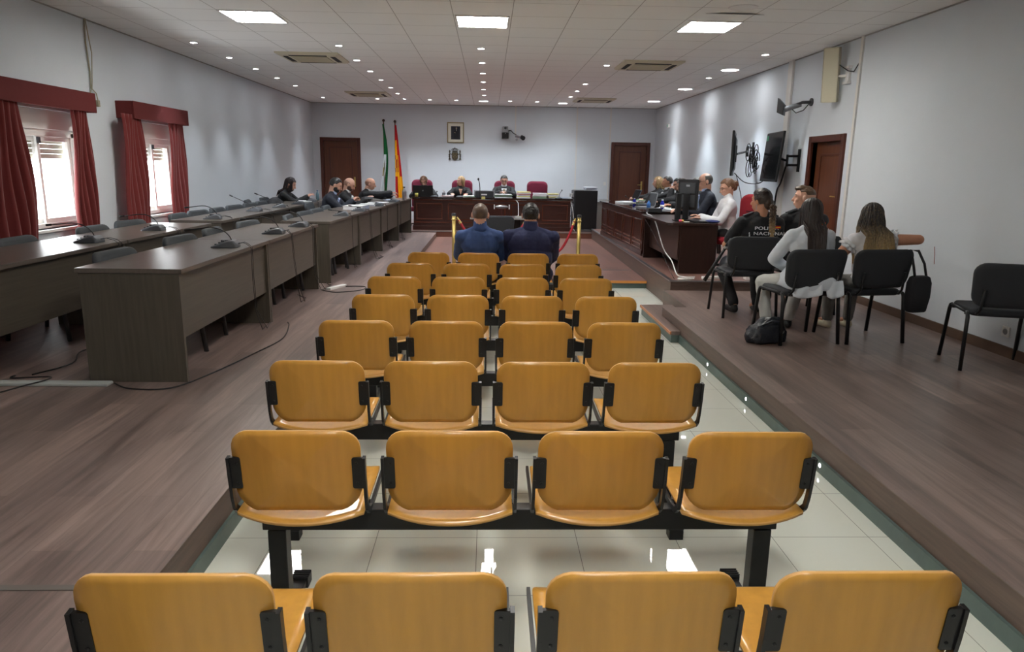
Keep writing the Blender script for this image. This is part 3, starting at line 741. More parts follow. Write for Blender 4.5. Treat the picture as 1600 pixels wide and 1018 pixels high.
# clerk desk
t = thing('clerk_desk', 'dark wenge office desk of the clerk at the edge of the bench platform', 'desk', (2.36, 9.22, B))
ob('desktop', MB().prism(rrect(-.04, .62, 0, 1.75, .10, 6), .028, M.Translation((0, 0, .64)) @ M.Rotation(PI/2, 4, 'X') @ M.Diagonal((1, 1, -1, 1)) @ M.Rotation(PI, 4, 'X')) if False else
   MB().loft([[(x, y, z) for x, y in rrect(-.05, .62, -.02, 1.75, .10, 6)] for z in (.625, .655)]), wenge, t, bevel=.003)
ob('end_panel', MB().box(.12, .60, 0, .03, 0, .625), wenge, t, bevel=.002)
ob('end_panel', MB().box(.02, .60, 1.70, 1.73, 0, .625), wenge, t, bevel=.002)
ob('modesty_panel', MB().box(.10, .12, .03, 1.70, .17, .625), wenge, t, bevel=.002)
ob('drawer_unit', MB().box(.30, .60, 1.1, 1.65, .03, .55), wenge, t, bevel=.002)

# tall maroon chairs behind the bench
def tallchair(label, loc, fab, rz=0, w=.50, ht=.70):
    t = thing('high_back_chair', label, 'office chair', loc, rz)
    bk = MB()
    def ring(y, k): return [(x*k, y+.05*(2*x/w)**2*-1+.03, .62+(z_-.62)*k+.0) for x, z_ in rrect(-w/2, w/2, .40, .40+ht, .11, 6)]
    # front of the chair faces -Y (towards the hall)
    ob('backrest', MB().loft([ring(-.045, .88), ring(-.04, .97), ring(-.01, 1), ring(.03, 1), ring(.045, .95)]), fab, t, smooth=True)
    ob('back_seam', MB().box(-w/2+.03, w/2-.03, -.026-.02, -.014, .40+ht*.63, .40+ht*.63+.012), mat('seam_dark', (60, 12, 30), .8), t)
    ob('seat', MB().loft([[(x*k, y*k-.26, z_) for x, y in rrect(-.25, .25, -.24, .24, .07, 5)] for z_, k in ((.37, .92), (.39, 1), (.45, 1), (.465, .93))]), fab, t, smooth=True)
    for s_ in (-1, 1):
        ob('armrest', MB().tube([(s_*.27, -.05, .40), (s_*.29, -.06, .58), (s_*.29, -.14, .62), (s_*.29, -.34, .62), (s_*.28, -.38, .56), (s_*.26, -.32, .40)], .016, 8), blackpl, t, smooth=True)
    b = MB().cyl((0, -.24, .06), (0, -.24, .37), .03, .025)
    for k in range(5):
        a = 2*PI*k/5+.3; b.tube([(0, -.24, .09), (.28*math.cos(a), -.24+.28*math.sin(a), .06)], [.022, .014], 8)
    ob('base', b, blackpl, t)
    for k in range(5):
        a = 2*PI*k/5+.3; ob('castor', MB().ell((.28*math.cos(a), -.24+.28*math.sin(a), .03), (.022, .022, .03)), blackpl, t, smooth=True)
    return t
jy = 17.62
for x, lab in ((-1.60, 'maroon high back chair of the judge with the black laptop'), (-.64, 'maroon high back chair behind the blonde judge'), (.38, 'maroon high back chair behind the judge with glasses and tie'), (1.17, 'empty maroon high back chair at the right end of the judges bench')):
    tallchair(lab, (x, jy, D), redfab)
tallchair('bright red office chair on which the clerk in the white shirt sits', (3.50, 9.55, B), redfab2, R(-82), w=.44, ht=.62)

# rack cabinet
t = thing('rack_cabinet', 'tall black equipment rack between judges bench and side bench', 'rack cabinet', (2.21, 16.75, D))
ob('cabinet', MB().box(-.25, .26, -.3, .3, .05, .93), blackmet, t, bevel=.004)
ob('side_frame', MB().box(-.27, -.25, -.28, .28, .05, .92), darkgrey, t)
e = MB()
for k in range(3): e.box(-.34, -.27, -.2, .1, .78-.11*k, .85-.11*k)
ob('equipment', e, silver, t, bevel=.003)
for dx in (-.2, .2):
    for dy in (-.22, .22): ob('castor', MB().ell((dx, dy, .025), (.02, .02, .025)), darkgrey, t, smooth=True)
cord('rack_cable', [(1.90, 16.55, D+.86), (1.87, 16.5, D+.7), (1.91, 16.44, D+.5), (1.93, 16.42, D+.3), (1.90, 16.4, D+.12), (1.98, 16.4, D+.01)], .008, whitepl, 'white cables hanging at the left side of the black rack')
cord('rack_cable', [(1.93, 16.44, D+.42), (1.87, 16.40, D+.36), (1.92, 16.38, D+.28), (1.95, 16.42, D+.2), (1.92, 16.40, D+.06)], .010, blackpl, 'black cables coiled at the lower left of the black rack')
def paperstack(name, label, cat, x, y, z_, w, d, h, cols, rz=0, n=5, parent=None):
    t = thing(name, label, cat, (x, y, z_), rz); rnd = random.Random(int(abs(x)*991+y*7)); zz = 0
    for k in range(n):
        hh = h/n; dx = rnd.uniform(-.012, .012); dy = rnd.uniform(-.01, .01)
        ob('sheaf', MB().box(-w/2+dx, w/2+dx, -d/2+dy, d/2+dy, zz, zz+hh-.001, M.Rotation(rnd.uniform(-.08, .08), 4, 'Z')), cols[k % len(cols)], t, bevel=.002); zz += hh
    return t
pw, pg, pb_, py_, pr = paper, mat('green_folder', (150, 178, 150), .6), mat('blue_grey_folder', (150, 160, 180), .6), mat('yellow_note', (214, 206, 130), .6), mat('pink_folder', (214, 160, 160), .6)
paperstack('document_stack', 'white files lying on top of the black rack', 'papers', 2.33, 16.7, D+.93, .26, .3, .075, [pw, pb_], .05)
JT = D+.735
paperstack('document_stack', 'flat pinkish papers before the blonde judge', 'papers', -.93, 16.62, JT, .26, .2, .045, [pw, pr], .1)
paperstack('document_stack', 'greenish white files to the right of the blonde judge', 'papers', -.45, 16.62, JT, .26, .2, .04, [pw, pg], -.1)
paperstack('document_stack', 'files under the hands of the judge with glasses', 'papers', .33, 16.66, JT, .40, .2, .085, [pw, pg, darkgrey, pg, pw])
paperstack('document_stack', 'tall pile of pink and white papers right of the judge with glasses', 'papers', .80, 16.66, JT, .28, .22, .15, [pw, py_, pw, pr], .12, 6)
paperstack('document_stack', 'green edged files in front of the empty maroon chair', 'papers', 1.17, 16.66, JT, .32, .22, .12, [pg, pg, pw, pw, pw], -.05)
paperstack('document_stack', 'white papers right of the green edged files', 'papers', 1.46, 16.72, JT, .24, .2, .11, [pw, py_, pw], .2)
paperstack('document_stack', 'loose bluish papers near the right end of the judges bench', 'papers', 1.72, 16.62, JT, .22, .2, .03, [pb_, pw], .15, 3)
def simple_mic(label, x, y, z_, h=.12, tilt=.02):
    t = thing('desk_microphone', label, 'microphone', (x, y, z_))
    ob('base', MB().lathe([(.001, 0), (.09, 0), (.09, .012), (.05, .035), (.001, .04)], 20), darkgrey, t, smooth=True)
    ob('gooseneck', MB().tube([(0, 0, .03), (tilt, .01, .03+h*.6), (tilt*3, .0, .03+h)], .006, 6), blackpl, t, smooth=True)
    ob('mic_head', MB().ell((tilt*3.2, 0, .04+h), (.013, .013, .02)), blackpl, t, smooth=True)
    return t
simple_mic('round based microphone beside the white papers at the judges bench', 1.60, 16.56, JT, .15)
simple_mic('low microphone before the hands of the blonde judge', -.66, 16.58, JT, .06)
simple_mic('low microphone right of the black laptop on the judges bench', -1.24, 16.62, JT, .08)
# big microphone tray by the blonde judge
t = thing('document_tray', 'black plastic tray standing between two judges, white label on it', 'tray', (-.10, 16.54, JT))
ob('tray', MB().loft([[(x, 0, z_) for x, z_ in rrect(-.21, .21, 0, .15, .03, 4)], [(x, .1, z_) for x, z_ in rrect(-.22, .22, 0, .16, .03, 4)]]), darkgrey, t, bevel=.004)
ob('label_plate', MB().box(-.07, .06, -.006, 0, .055, .085), paper, t)
for s_ in (-1, 1): ob('handle', MB().box(s_*.22-.012, s_*.22+.012, -.01, .05, .03, .17), silver, t, bevel=.004)
t = thing('podium_microphone', 'tall thin microphone rising from the judges bench beside the blonde judge', 'microphone', (-.20, 16.50, JT))
ob('stem', MB().tube([(0, 0, 0), (0, 0, .22), (-.01, 0, .32), (-.03, -.02, .40)], .009, 8), blackpl, t, smooth=True)
ob('mic_head', MB().ell((-.035, -.02, .41), (.022, .022, .032)), blackpl, t, smooth=True)
ob('foot', MB().lathe([(.001, 0), (.04, 0), (.04, .012), (.001, .014)], 16), blackpl, t)
tag(ob('sticky_note', MB().box(-.16, -.08, 16.445, 16.448, JT-.03, JT+.03), py_), 'small yellow note at the edge of the judges bench below the tray', 'note')
# laptop helper: screen back can face any way
def laptop(label, loc, rz, m, w=.34, ang=105, logo=True):
    t = thing('laptop', label, 'laptop', loc, rz)          # user sits at -Y of its local frame
    ob('keyboard_base', MB().box(-w/2, w/2, -.12, .12, 0, .018), m, t, bevel=.004)
    X = M.Translation((0, .12, .016)) @ M.Rotation(R(90-ang), 4, 'X')
    ob('lid', MB().box(-w/2, w/2, -.006, .006, 0, .24, X), m, t, bevel=.004)
    ob('display', MB().box(-w/2+.012, w/2-.012, -.008, -.0062, .015, .228, X), screen, t)
    if logo: ob('emblem', MB().lathe([(.001, .0), (.014, .0), (.014, .001), (.001, .001)], 12, X=X @ M.Translation((0, .0062, .12)) @ M.Rotation(-PI/2, 4, 'X')), silver, t)
    return t
laptop('black laptop open before the judge at the left of the bench', (-1.50, 16.80, JT), PI, blackmet, .46, 95)
t = thing('pen_cup', 'dark cup of pens on the judges bench right of the black laptop', 'pen holder', (-1.02, 16.60, JT))
ob('cup', MB().lathe([(.001, 0), (.038, 0), (.04, .10), (.034, .10), (.032, .01), (.001, .01)], 16), darkgrey, t, smooth=True)
for k in range(5): ob('pen', MB().cyl((0, 0, .02), (.02*math.cos(k*1.3), .02*math.sin(k*1.3), .14+.01*(k % 3)), .004), [blackpl, whitepl, brass][k % 3], t)
def bottle(name, label, loc, m, h=.20, r=.032, capm=whitepl):
    t = thing(name, label, 'bottle', loc)
    ob('bottle_body', MB().lathe([(.001, 0), (r, .003), (r, h*.62), (r*.9, h*.70), (r*.42, h*.84), (r*.40, h*.92), (.001, h*.92)], 16), m, t, smooth=True)
    ob('bottle_label', MB().lathe([(r*1.02, h*.25), (r*1.02, h*.5)], 16), whitepl, t, smooth=True) if capm is whitepl else None
    ob('bottle_cap', MB().lathe([(.001, h*.9), (r*.5, h*.9), (r*.5, h), (.001, h)], 12), capm, t)
    return t
bottle('water_bottle', 'steel water bottle standing at the end of the middle desks', (-1.72, 14.9, TZ), steel, .27, .045, darkgrey)
clearb = mat('clear_bottle', (150, 190, 205), .1, trans=.6)
bottle('water_bottle', 'small clear water bottle before the woman in black', (-3.30, 14.15, TZ), clearb, .2, .03, mat('blue_cap', (50, 90, 130), .5))
tag(ob('yellow_mug', MB().lathe([(.001, 0), (.035, 0), (.038, .08), (.03, .08), (.028, .01), (.001, .01)], 16, (-1.64, 16.62, JT)), mat('yellow_china', (196, 186, 90), .4), smooth=True), 'small yellow pot at the left end of the judges bench', 'pot')
# things on the middle desks
t = thing('ring_binder', 'thick white binder lying on the middle desk before the bearded man', 'binder', (-2.10, 11.55, TZ), R(-4))
ob('pages', MB().box(-.15, .15, -.20, .20, .006, .052), paper, t, bevel=.003)
ob('cover', MB().box(-.16, .16, -.21, .21, 0, .006).box(-.16, .16, -.21, .21, .052, .058), whitepl, t, bevel=.002)
ob('spine', MB().box(.16, .166, -.21, .21, 0, .058), pb_, t)
paperstack('document_stack', 'white papers spread beside the binder', 'papers', -2.08, 12.55, TZ, .26, .34, .035, [pw, pb_, pw], .1, 4)
paperstack('document_stack', 'white papers under the arm of the bald man in the middle', 'papers', -2.02, 13.3, TZ, .30, .34, .03, [pw], -.2, 3)
paperstack('document_stack', 'bluish papers under the stretched arm of the far bald man', 'papers', -1.92, 14.45, TZ, .26, .34, .03, [pb_, pw], .3, 3)
paperstack('document_stack', 'papers under the forearms of the woman in black', 'papers', -3.42, 13.65, TZ, .26, .36, .02, [pw], .1, 2)
# witness stand
t = thing('witness_table', 'low dark table with a pale top edge in the middle of the witness floor', 'table', (.14, 12.1, RF))
ob('tabletop', MB().box(-.44, .46, -.2, .35, .70, .73), mahogtop, t, bevel=.004)
ob('edge', MB().box(-.445, .465, -.205, -.2, .70, .73), steel, t)
ob('front_panel', MB().box(-.40, .42, .28, .31, .02, .70), wenge, t); 
for x in (-.41, .40): ob('side_panel', MB().box(x, x+.03, -.18, .31, 0, .70), wenge, t)
t = thing('witness_microphone', 'music-stand like plate with pale ends on a thin post, on the witness table', 'microphone stand', (.22, 12.15, RF+.73))
ob('post', MB().cyl((0, 0, 0), (0, 0, .14), .007), mat('dark_red_post', (70, 20, 20), .5), t)
ob('foot', MB().lathe([(.001, 0), (.05, 0), (.05, .01), (.001, .012)], 16), darkgrey, t)
ob('plate', MB().ell((0, 0, .165), (.11, .03, .028)), steel, t, smooth=True)
for s_ in (-1, 1): ob('end_bar', MB().box(s_*.125-.008, s_*.125+.008, -.02, .02, .13, .20), whitepl, t)
cord('microphone_cable', [(.62, 16.42, JT-.05), (.66, 16.2, .86), (.60, 14.6, .62), (.52, 13.2, .78), (.50, 12.3, RF+.74)], .005, whitepl, 'white cable running from the judges bench to the witness table')
dup(vc, (.13, 11.35, RF), 0, 'black chair facing the judges at the witness table')
tag(ob('pink_cloth', MB().ell((.40, 11.45, RF+.485), (.10, .09, .02)), mat('pink_cloth', (200, 90, 120), .8), smooth=True), 'small pink cloth on the seat of the witness chair', 'cloth')
# rope barrier
def stanchion(label, x, y=10.25):
    t = thing('brass_stanchion', label, 'barrier post', (x, y, RF), 0, 'brass rope posts')
    ob('foot', MB().lathe([(.001, 0), (.13, 0), (.13, .012), (.06, .03), (.001, .032)], 24), brass, t, smooth=True)
    ob('post', MB().cyl((0, 0, .02), (0, 0, .86), .027, n=20), brass, t, smooth=True)
    ob('cap', MB().lathe([(.001, .90), (.030, .895), (.032, .86), (.001, .86)], 20), darkgrey, t)
    ob('ring', MB().lathe([(.028, .80), (.036, .80), (.036, .815), (.028, .815)], 16), brass, t)
    return t
stanchion('brass post of the rope barrier, left of the man in the lighter blue shirt', -.49)
stanchion('brass post of the rope barrier seen behind the head of the man in navy', .60)
stanchion('brass post of the rope barrier, right of the man in navy', 1.29)
def ropeb(a, b_, sag, label):
    t = thing('barrier_rope', label, 'rope', ((a+b_)/2, 10.25, RF)); P = []
    for i in range(17):
        u = i/16; P.append(((u-.5)*(b_-a-.14), 0, .80-sag*(1-(2*u-1)**2)))
    ob('rope', MB().tube(P, .018, 10), rope, t, smooth=True)
    for s_ in (-1, 1):
        k = 0 if s_ < 0 else -1; d = (V(P[1])-V(P[0])) if s_ < 0 else (V(P[-2])-V(P[-1])); d.normalize()
        ob('hook', MB().cyl(V(P[k])-d*.05, V(P[k])+d*.05, .010, .022), brass, t)
    return t
ropeb(-.49, .60, .42, 'red rope hanging from the left brass post')
ropeb(.60, 1.29, .45, 'red rope hanging from the right brass post')

# items on the side bench and clerk desk
ST = B+.69
laptop('silver laptop on the side bench, lid turned to the hall', (2.66, 12.3, ST), R(-90+8), silver, .33, 100)
laptop('dark open laptop farther along the side bench', (2.78, 13.2, ST), R(-90+10), mat('blue_grey_shell', (74, 80, 90), .4), .30, 120)
laptop('thin laptop at the far end of the side bench, before the door', (2.80, 14.5, ST), R(-75), mat('blue_grey_shell', (74, 80, 90), .4), .28, 115, False)
paperstack('document_stack', 'loose white papers on the far part of the side bench', 'papers', 2.62, 13.9, ST, .26, .36, .03, [pw], .3, 3)
paperstack('document_stack', 'greenish papers before the short-haired man at the side bench', 'papers', 3.0, 13.9, ST, .2, .4, .07, [pg, pw], .1, 3)
paperstack('document_stack', 'white papers before the women at the side bench', 'papers', 2.9, 11.9, ST, .2, .4, .025, [pw], -.2, 2)
paperstack('document_stack', 'papers at the near end of the side bench', 'papers', 2.92, 11.35, ST, .26, .3, .03, [pw, pb_], .2, 3)
bluem = mat('blue_bottle', (30, 40, 170), .15, coat=.5); bluel = mat('light_blue_bottle', (70, 120, 190), .2, coat=.5)
bottle('water_bottle', 'dark blue bottle with a white cap on the side bench', (2.78, 11.55, ST), bluem, .17, .034)
bottle('water_bottle', 'lighter blue bottle beside the silver laptop', (2.66, 12.0, ST), bluel, .13, .034, bluel)
bottle('water_bottle', 'small dark blue bottle behind the silver laptop', (2.60, 12.9, ST), bluem, .13, .03)
simple_mic('low microphone near the blue bottles on the side bench', 2.62, 11.45, ST, .05)
simple_mic('low microphone near the dark laptop on the side bench', 2.62, 13.0, ST, .12, -.05)
CT = B+.655
t = thing('computer_monitor', 'black monitor seen from behind on the clerk desk', 'monitor', (2.69, 9.75, CT), R(-38))
ob('monitor_shell', MB().box(-.14, .14, -.02, .02, .14, .545), blackpl, t, bevel=.008)
ob('vent_panel', MB().box(-.11, .11, -.032, -.02, .36, .50).box(-.11, .11, -.026, -.02, .18, .34), darkgrey, t, bevel=.004)
ob('badge', MB().box(-.02, .03, -.035, -.032, .45, .475), silver, t)
ob('stand', MB().box(-.04, .04, -.06, -.035, .01, .36).box(-.1, .1, -.12, .08, 0, .012), blackpl, t, bevel=.004)
ob('screen', MB().box(-.13, .13, .02, .022, .155, .53), screen, t)
t = thing('monitor_arm', 'tall black upright plate beside the monitor on the clerk desk', 'stand', (2.53, 9.62, CT), 0)
ob('upright', MB().box(-.03, .03, -.04, .04, .012, .36), blackpl, t, bevel=.004)
ob('foot', MB().box(-.05, .05, -.09, .09, 0, .012), blackpl, t, bevel=.003)
tag(ob('keyboard', MB().box(2.66, 2.84, 9.28, 9.66, CT, CT+.02), blackpl, bevel=.004), 'black keyboard under the hands of the clerk in white', 'keyboard')
t = thing('desk_clutter', 'small pink and yellow desk ornaments at the corner of the clerk desk', 'ornament', (2.50, 9.35, CT))
ob('pink_ball', MB().ell((0, 0, .02), (.022, .022, .02)), mat('pink_toy', (220, 90, 110), .5), t, smooth=True)
ob('yellow_ball', MB().ell((.035, .03, .018), (.018, .018, .018)), mat('yellow_toy', (220, 190, 90), .5), t, smooth=True)
ob('white_dish', MB().lathe([(.001, 0), (.03, 0), (.04, .015), (.001, .012)], 14, (.08, -.01, 0)), whitepl, t, smooth=True)
tag(ob('small_switch_box', MB().box(2.42, 2.62, 10.9, 11.05, ST-.12+.12, ST+.06), darkgrey, bevel=.004), 'small dark box at the near corner of the side bench', 'box')
tag(ob('blue_cloth', MB().ell((2.92, 9.34, CT+.018), (.10, .10, .018)), mat('navy_cloth', (48, 56, 110), .8), smooth=True), 'folded blue cloth under the wrists of the clerk', 'cloth')
cord('desk_cable', [(2.44, 11.05, ST), (2.40, 10.9, ST-.02), (2.38, 10.3, .95), (2.36, 9.6, .62), (2.37, 9.15, .50), (2.39, 8.95, .36), (2.46, 8.86, B+.012), (2.52, 8.80, B+.01)], .008, whitepl, 'long white cable dropping between the side bench and the clerk desk')
cord('desk_cable', [(2.60, 8.86, B+.01), (2.42, 8.78, B+.01), (2.34, 8.70, B+.012), (2.38, 8.66, B+.01), (2.55, 8.72, B+.01)], .009, whitepl, 'white cable loop lying at the corner of the bench platform')
cord('desk_cable', [(2.33, 10.9, .98), (2.31, 10.1, .80), (2.30, 9.2, .50), (2.28, 8.75, .38), (2.30, 8.7, B+.006)], .004, blackpl, 'thin black cable hanging down at the edge of the bench platform')
t = ob('power_strip', MB().box(-.16, .16, -.03, .03, 0, .035), whitepl, bevel=.006, loc=(2.82, 8.78, B)); t.rotation_euler = (0, 0, R(8)); tag(t, 'white power strip on the bench platform under the clerk desk', 'power strip')
tag(ob('dark_bag', MB().ell((3.02, 8.72+.2, B+.14), (.10, .12, .14), n=16, m=10), mat('dark_leather', (36, 38, 44), .5), smooth=True), 'dark handbag on the platform at the feet of the clerk', 'handbag')
t = ob('white_paper_bag', MB().box(-.06, .06, -.05, .05, 0, .09), paper, bevel=.01, loc=(3.25, 8.75, B)); tag(t, 'crumpled white paper on the platform behind the officers chairs', 'paper')

# ---------------------------------------------------------------- far wall fittings
t = thing('framed_portrait', 'framed official portrait hanging on the far wall above the coat of arms', 'picture', (-.84, YF, 2.485))
f = MB()
for c in ((-.21, .21, .225, .25), (-.21, .21, -.25, -.225), (-.21, -.185, -.225, .225), (.185, .21, -.225, .225)): f.box(c[0], c[1], -.03, 0, c[2], c[3])
ob('frame', f, mat('old_gold', (150, 136, 100), .45, metal=.4), t, bevel=.004)
ob('mount', MB().box(-.185, .185, -.012, -.004, -.225, .225), mat('ivory_mount', (226, 222, 208), .8), t)
ob('print', MB().box(-.115, .115, -.014, -.0121, -.165, .155), mat('portrait_ground', (38, 40, 52), .6), t)
ob('painted_figure', MB().loft([[(x, y, z_) for x, z_ in ((-.05, -.16), (.07, -.16), (.075, .02), (.04, .07), (.0, .07), (-.045, .03))] for y in (-.0155, -.0141)]), mat('portrait_dark', (22, 24, 32), .6), t)
ob('painted_face', MB().ell((.018, -.0152, .105), (.016, .0008, .023)), mat('portrait_skin', (170, 150, 130), .7), t, smooth=True)
ob('painted_shirt', MB().loft([[(x, y, z_) for x, z_ in ((.01, .075), (.03, .075), (.02, .03))] for y in (-.0165, -.0156)]), mat('portrait_white', (180, 180, 180), .7), t)
ob('painted_hand', MB().ell((-.02, -.0165, .0), (.02, .0006, .006), rot=M.Rotation(.3, 3, 'Y')), _m['portrait_skin'], t)
# royal arms in bronze
t = thing('coat_of_arms', 'bronze coat of arms with crown and two pillars on the far wall', 'coat of arms', (-.86, YF, 1.955))
sh = [(-.075, .07), (.075, .07), (.078, -.06), (.06, -.10), (.025, -.12), (0, -.128), (-.025, -.12), (-.06, -.10), (-.078, -.06)]
ob('shield', MB().prism(sh, .03, M.Translation((0, -.015, -.02))), bronze, t, bevel=.006)
q = MB(); q.box(-.004, .004, -.036, -.03, -.12, .045); q.box(-.07, .07, -.036, -.03, -.03, -.022); q.lathe([(.001, 0), (.018, 0), (.018, .004), (.001, .006)], 14, X=M.Translation((0, -.034, -.026)) @ M.Rotation(PI/2, 4, 'X'))
for x, z_ in ((-.036, .012), (.036, .012), (-.036, -.06), (.036, -.06)): q.ell((x, -.033, z_), (.018, .004, .02))
ob('shield_relief', q, mat('bronze_light', (112, 100, 74), .45, metal=.5), t, bevel=.001)
cr = MB(); cr.prism([(-.07, .055), (.07, .055), (.062, .085), (-.062, .085)], .035, M.Translation((0, -.0175, 0)))
for k in range(5):
    x = -.06+.03*k; cr.tube([(x*.9, -.02, .08), (x*1.35, -.025, .115), (x*.9, -.02, .14), (0, -.018, .148)], .006, 6)
    cr.ell((x*1.2, -.025, .125), (.008, .008, .008))
cr.ell((0, -.018, .155), (.011, .011, .011)); cr.box(-.003, .003, -.02, -.014, .16, .18); cr.box(-.009, .009, -.02, -.014, .168, .173)
ob('crown', cr, bronze, t)
for s_ in (-1, 1):
    pl = MB(); x = s_*.13
    pl.box(x-.028, x+.028, -.03, 0, -.128, -.108); pl.cyl((x, -.016, -.108), (x, -.016, .06), .012, .010); pl.box(x-.02, x+.02, -.028, -.002, .055, .068); pl.ell((x, -.016, .082), (.017, .015, .015)); pl.ell((x, -.016, .10), (.007, .007, .01))
    pl.box(x-.021, x+.021, -.028, -.002, -.108, -.098)
    pl.tube([(x-s_*.055, -.02, -.0), (x-s_*.02, -.034, .012), (x+s_*.022, -.03, -.01), (x-s_*.0, -.036, -.045), (x+s_*.022, -.03, -.06)], .008, 6, flat=1.3)
    ob('pillar', pl, bronze, t)
# two flags
def flag(x, label, mats, bands, sw, zt, wmax, emb=None):
    t = thing('flag_on_pole', label, 'flag', (x, 18.2, D))
    ob('pole', MB().cyl((0, 0, .02), (0, 0, zt), .014), mat('flag_pole', (90, 62, 40), .4), t)
    ob('finial', MB().ell((0, 0, zt+.025), (.035, .035, .035)), mat('finial_brown', (48, 26, 22), .3), t, smooth=True)
    ob('foot', MB().lathe([(.001, 0), (.16, 0), (.16, .02), (.04, .05), (.001, .05)], 20), brass, t, smooth=True)
    b = MB(); nu, nv = 48, 40; z0 = zt-.06; z1 = .34
    vs = []
    for j in range(nv+1):
        v = j/nv; z_ = z0+(z1-z0)*v
        w = .03+wmax*min(1, v*1.35)**.9
        cx = sw(v)
        for i in range(nu+1):
            u = i/nu
            xx = cx-w*.5+w*u + .01*math.sin(6*PI*u+2*v)
            yy = .035*math.sin(7*PI*u+1.5*v)*(.35+.65*v) - .02
            vs.append((xx, yy, z_))
    fs = [(j*(nu+1)+i, j*(nu+1)+i+1, (j+1)*(nu+1)+i+1, (j+1)*(nu+1)+i) for j in range(nv) for i in range(nu)]
    b.add(vs, fs); b.mi = [bands((i+.5)/nu, (j+.5)/nv) for j in range(nv) for i in range(nu)]
    ob('cloth', b, mats, t, smooth=True, solid=.003)
    return t
gr_ = mat('flag_green', (10, 96, 46), .7); wh = mat('flag_white', (216, 220, 222), .7); rd = mat('flag_red', (190, 18, 28), .7); yl = mat('flag_yellow', (236, 178, 20), .7); em = mat('flag_emblem', (150, 130, 80), .7)
def andal(u, v):
    if v < .36: return 0
    s_ = u + .25*(v-.36)
    if .62 < u or u < .0: return 0
    if v > .80 and u > .25: return 0
    if .46 < v < .60 and .1 < u < .45 and (int(v*90)+int(u*14)) % 2: return 2
    return 1
def spain(u, v):
    if v < .18: return 0
    if v < .34: return 1 if u < .55 else 0
    if v < .60:
        if .34 < v < .54 and .18 < u < .62: return 2 if (int(v*70)+int(u*12)) % 2 else 1
        return 1 if u < .66 else 0
    if u < .42+.2*(v-.6): return 0
    return 1
flag(-2.575, 'green and white flag of Andalusia hanging on its pole', [gr_, wh, em], andal, lambda v: .01+.05*math.sin(v*5)-.02, 2.46, .14)
flag(-2.30, 'red and yellow flag of Spain hanging on its pole', [rd, yl, mat('flag_arms', (150, 50, 40), .7)], spain, lambda v: .02+.07*v, 2.44, .17)
# camera pair on the far wall
t = thing('wall_camera', 'grey camera on a black box bracket on the far wall', 'camera', (.40, YF, 2.46))
ob('bracket_box', MB().box(-.085, .085, -.16, 0, -.10, .045), blackmet, t, bevel=.005)
ob('camera_body', MB().box(-.07, .07, -.16, -.04, .055, .19), silver, t, bevel=.012)
ob('lens', MB().cyl((0, -.20, .15), (0, -.15, .15), .032), blackpl, t)
ob('lamp', MB().ell((0, -.163, .02), (.008, .004, .008)), whitepl, t)
t = thing('wall_spotlight', 'small swivelling camera with round black head beside the far wall camera', 'camera', (.72, YF, 2.38))
ob('bracket', MB().box(-.03, .03, -.03, 0, -.05, .05).cyl((0, -.02, 0), (0, -.12, .03), .015), whitepl, t)
ob('camera_body', MB().cyl((-.07, -.13, .04), (.06, -.15, .02), .03).ell((-.03, -.13, -.04), (.035, .03, .035)), silver, t, smooth=True)
ob('camera_head', MB().cyl((.09, -.12, .02), (.13, -.20, -.01), .05, .055), blackpl, t, smooth=False)
cord('camera_cable', [(.48, YF-.05, 2.55), (.54, YF-.03, 2.56), (.60, YF-.03, 2.50), (.68, YF-.04, 2.46)], .010, blackpl, 'short cable between the two cameras on the far wall')

# ---------------------------------------------------------------- right wall fittings
def bracketarm(t, P, r=.014):
    for a, b_ in zip(P[:-1], P[1:]): ob('arm', MB().cyl(a, b_, r, n=8), blackmet, t)
def tv(name, label, c, rz, roll, w, h, wallp, arms, pitch=0, sticker=True):
    t = thing(name, label, 'television', (0, 0, 0))
    X = M.Translation(c) @ M.Rotation(rz, 4, 'Z') @ M.Rotation(pitch, 4, 'X') @ M.Rotation(roll, 4, 'Y')
    ob('housing', MB().box(-w/2, w/2, 0, .03, -h/2, h/2, X).loft([[(x, .03, z_) for x, z_ in rrect(-w/2+.05, w/2-.05, -h/2+.05, h/2-.05, .03)], [(x, .055, z_) for x, z_ in rrect(-w/2+.09, w/2-.09, -h/2+.1, h/2-.1, .03)]], X=X), blackpl, t, bevel=.006)
    ob('screen', MB().box(-w/2+.012, w/2-.012, -.002, .0, -h/2+.02, h/2-.012, X), screen, t)
    ob('back_plate', MB().box(-.12, .12, .055, .07, -.12, .12, X), blackmet, t)
    if sticker: ob('sticker', MB().box(-w/2+.03, -w/2+.13, -.0032, -.002, h/2-.11, h/2-.04, X), mat('green_sticker', (60, 150, 110), .5), t)
    p = X @ V((0, .07, 0))
    wx, wy, wz = wallp
    ob('wall_plate', MB().box(XR-.02, XR, wy-.03, wy+.03, wz-.15, wz+.15), blackmet, t, bevel=.003)
    for dz in (-.06, .06):
        m_ = V((arms[0], arms[1], wz+dz)); ob('arm', MB().cyl((XR-.02, wy, wz+dz), m_, .016, n=8), blackmet, t)
    ob('arm', MB().cyl((arms[0], arms[1], wz-.08), (arms[0], arms[1], wz+.08), .018, n=8), blackmet, t)
    ob('arm', MB().cyl((arms[0], arms[1], wz), p, .016, n=8), blackmet, t)
    return t
tv('wall_television', 'thin black television seen edge-on, farther of the two on the right wall', (3.66, 11.0, 1.90), R(-110), R(0), 1.0, .64, (XR, 11.6, 1.95), (4.0, 11.3), 0, False)
tv('wall_television', 'tilted black television with a green sticker, nearer one on the right wall', (3.97, 10.25, 1.85), R(-97), R(0), .86, .68, (XR, 9.83, 1.80), (4.10, 10.0), R(-5))
rnd = random.Random(5)
cc = MB()
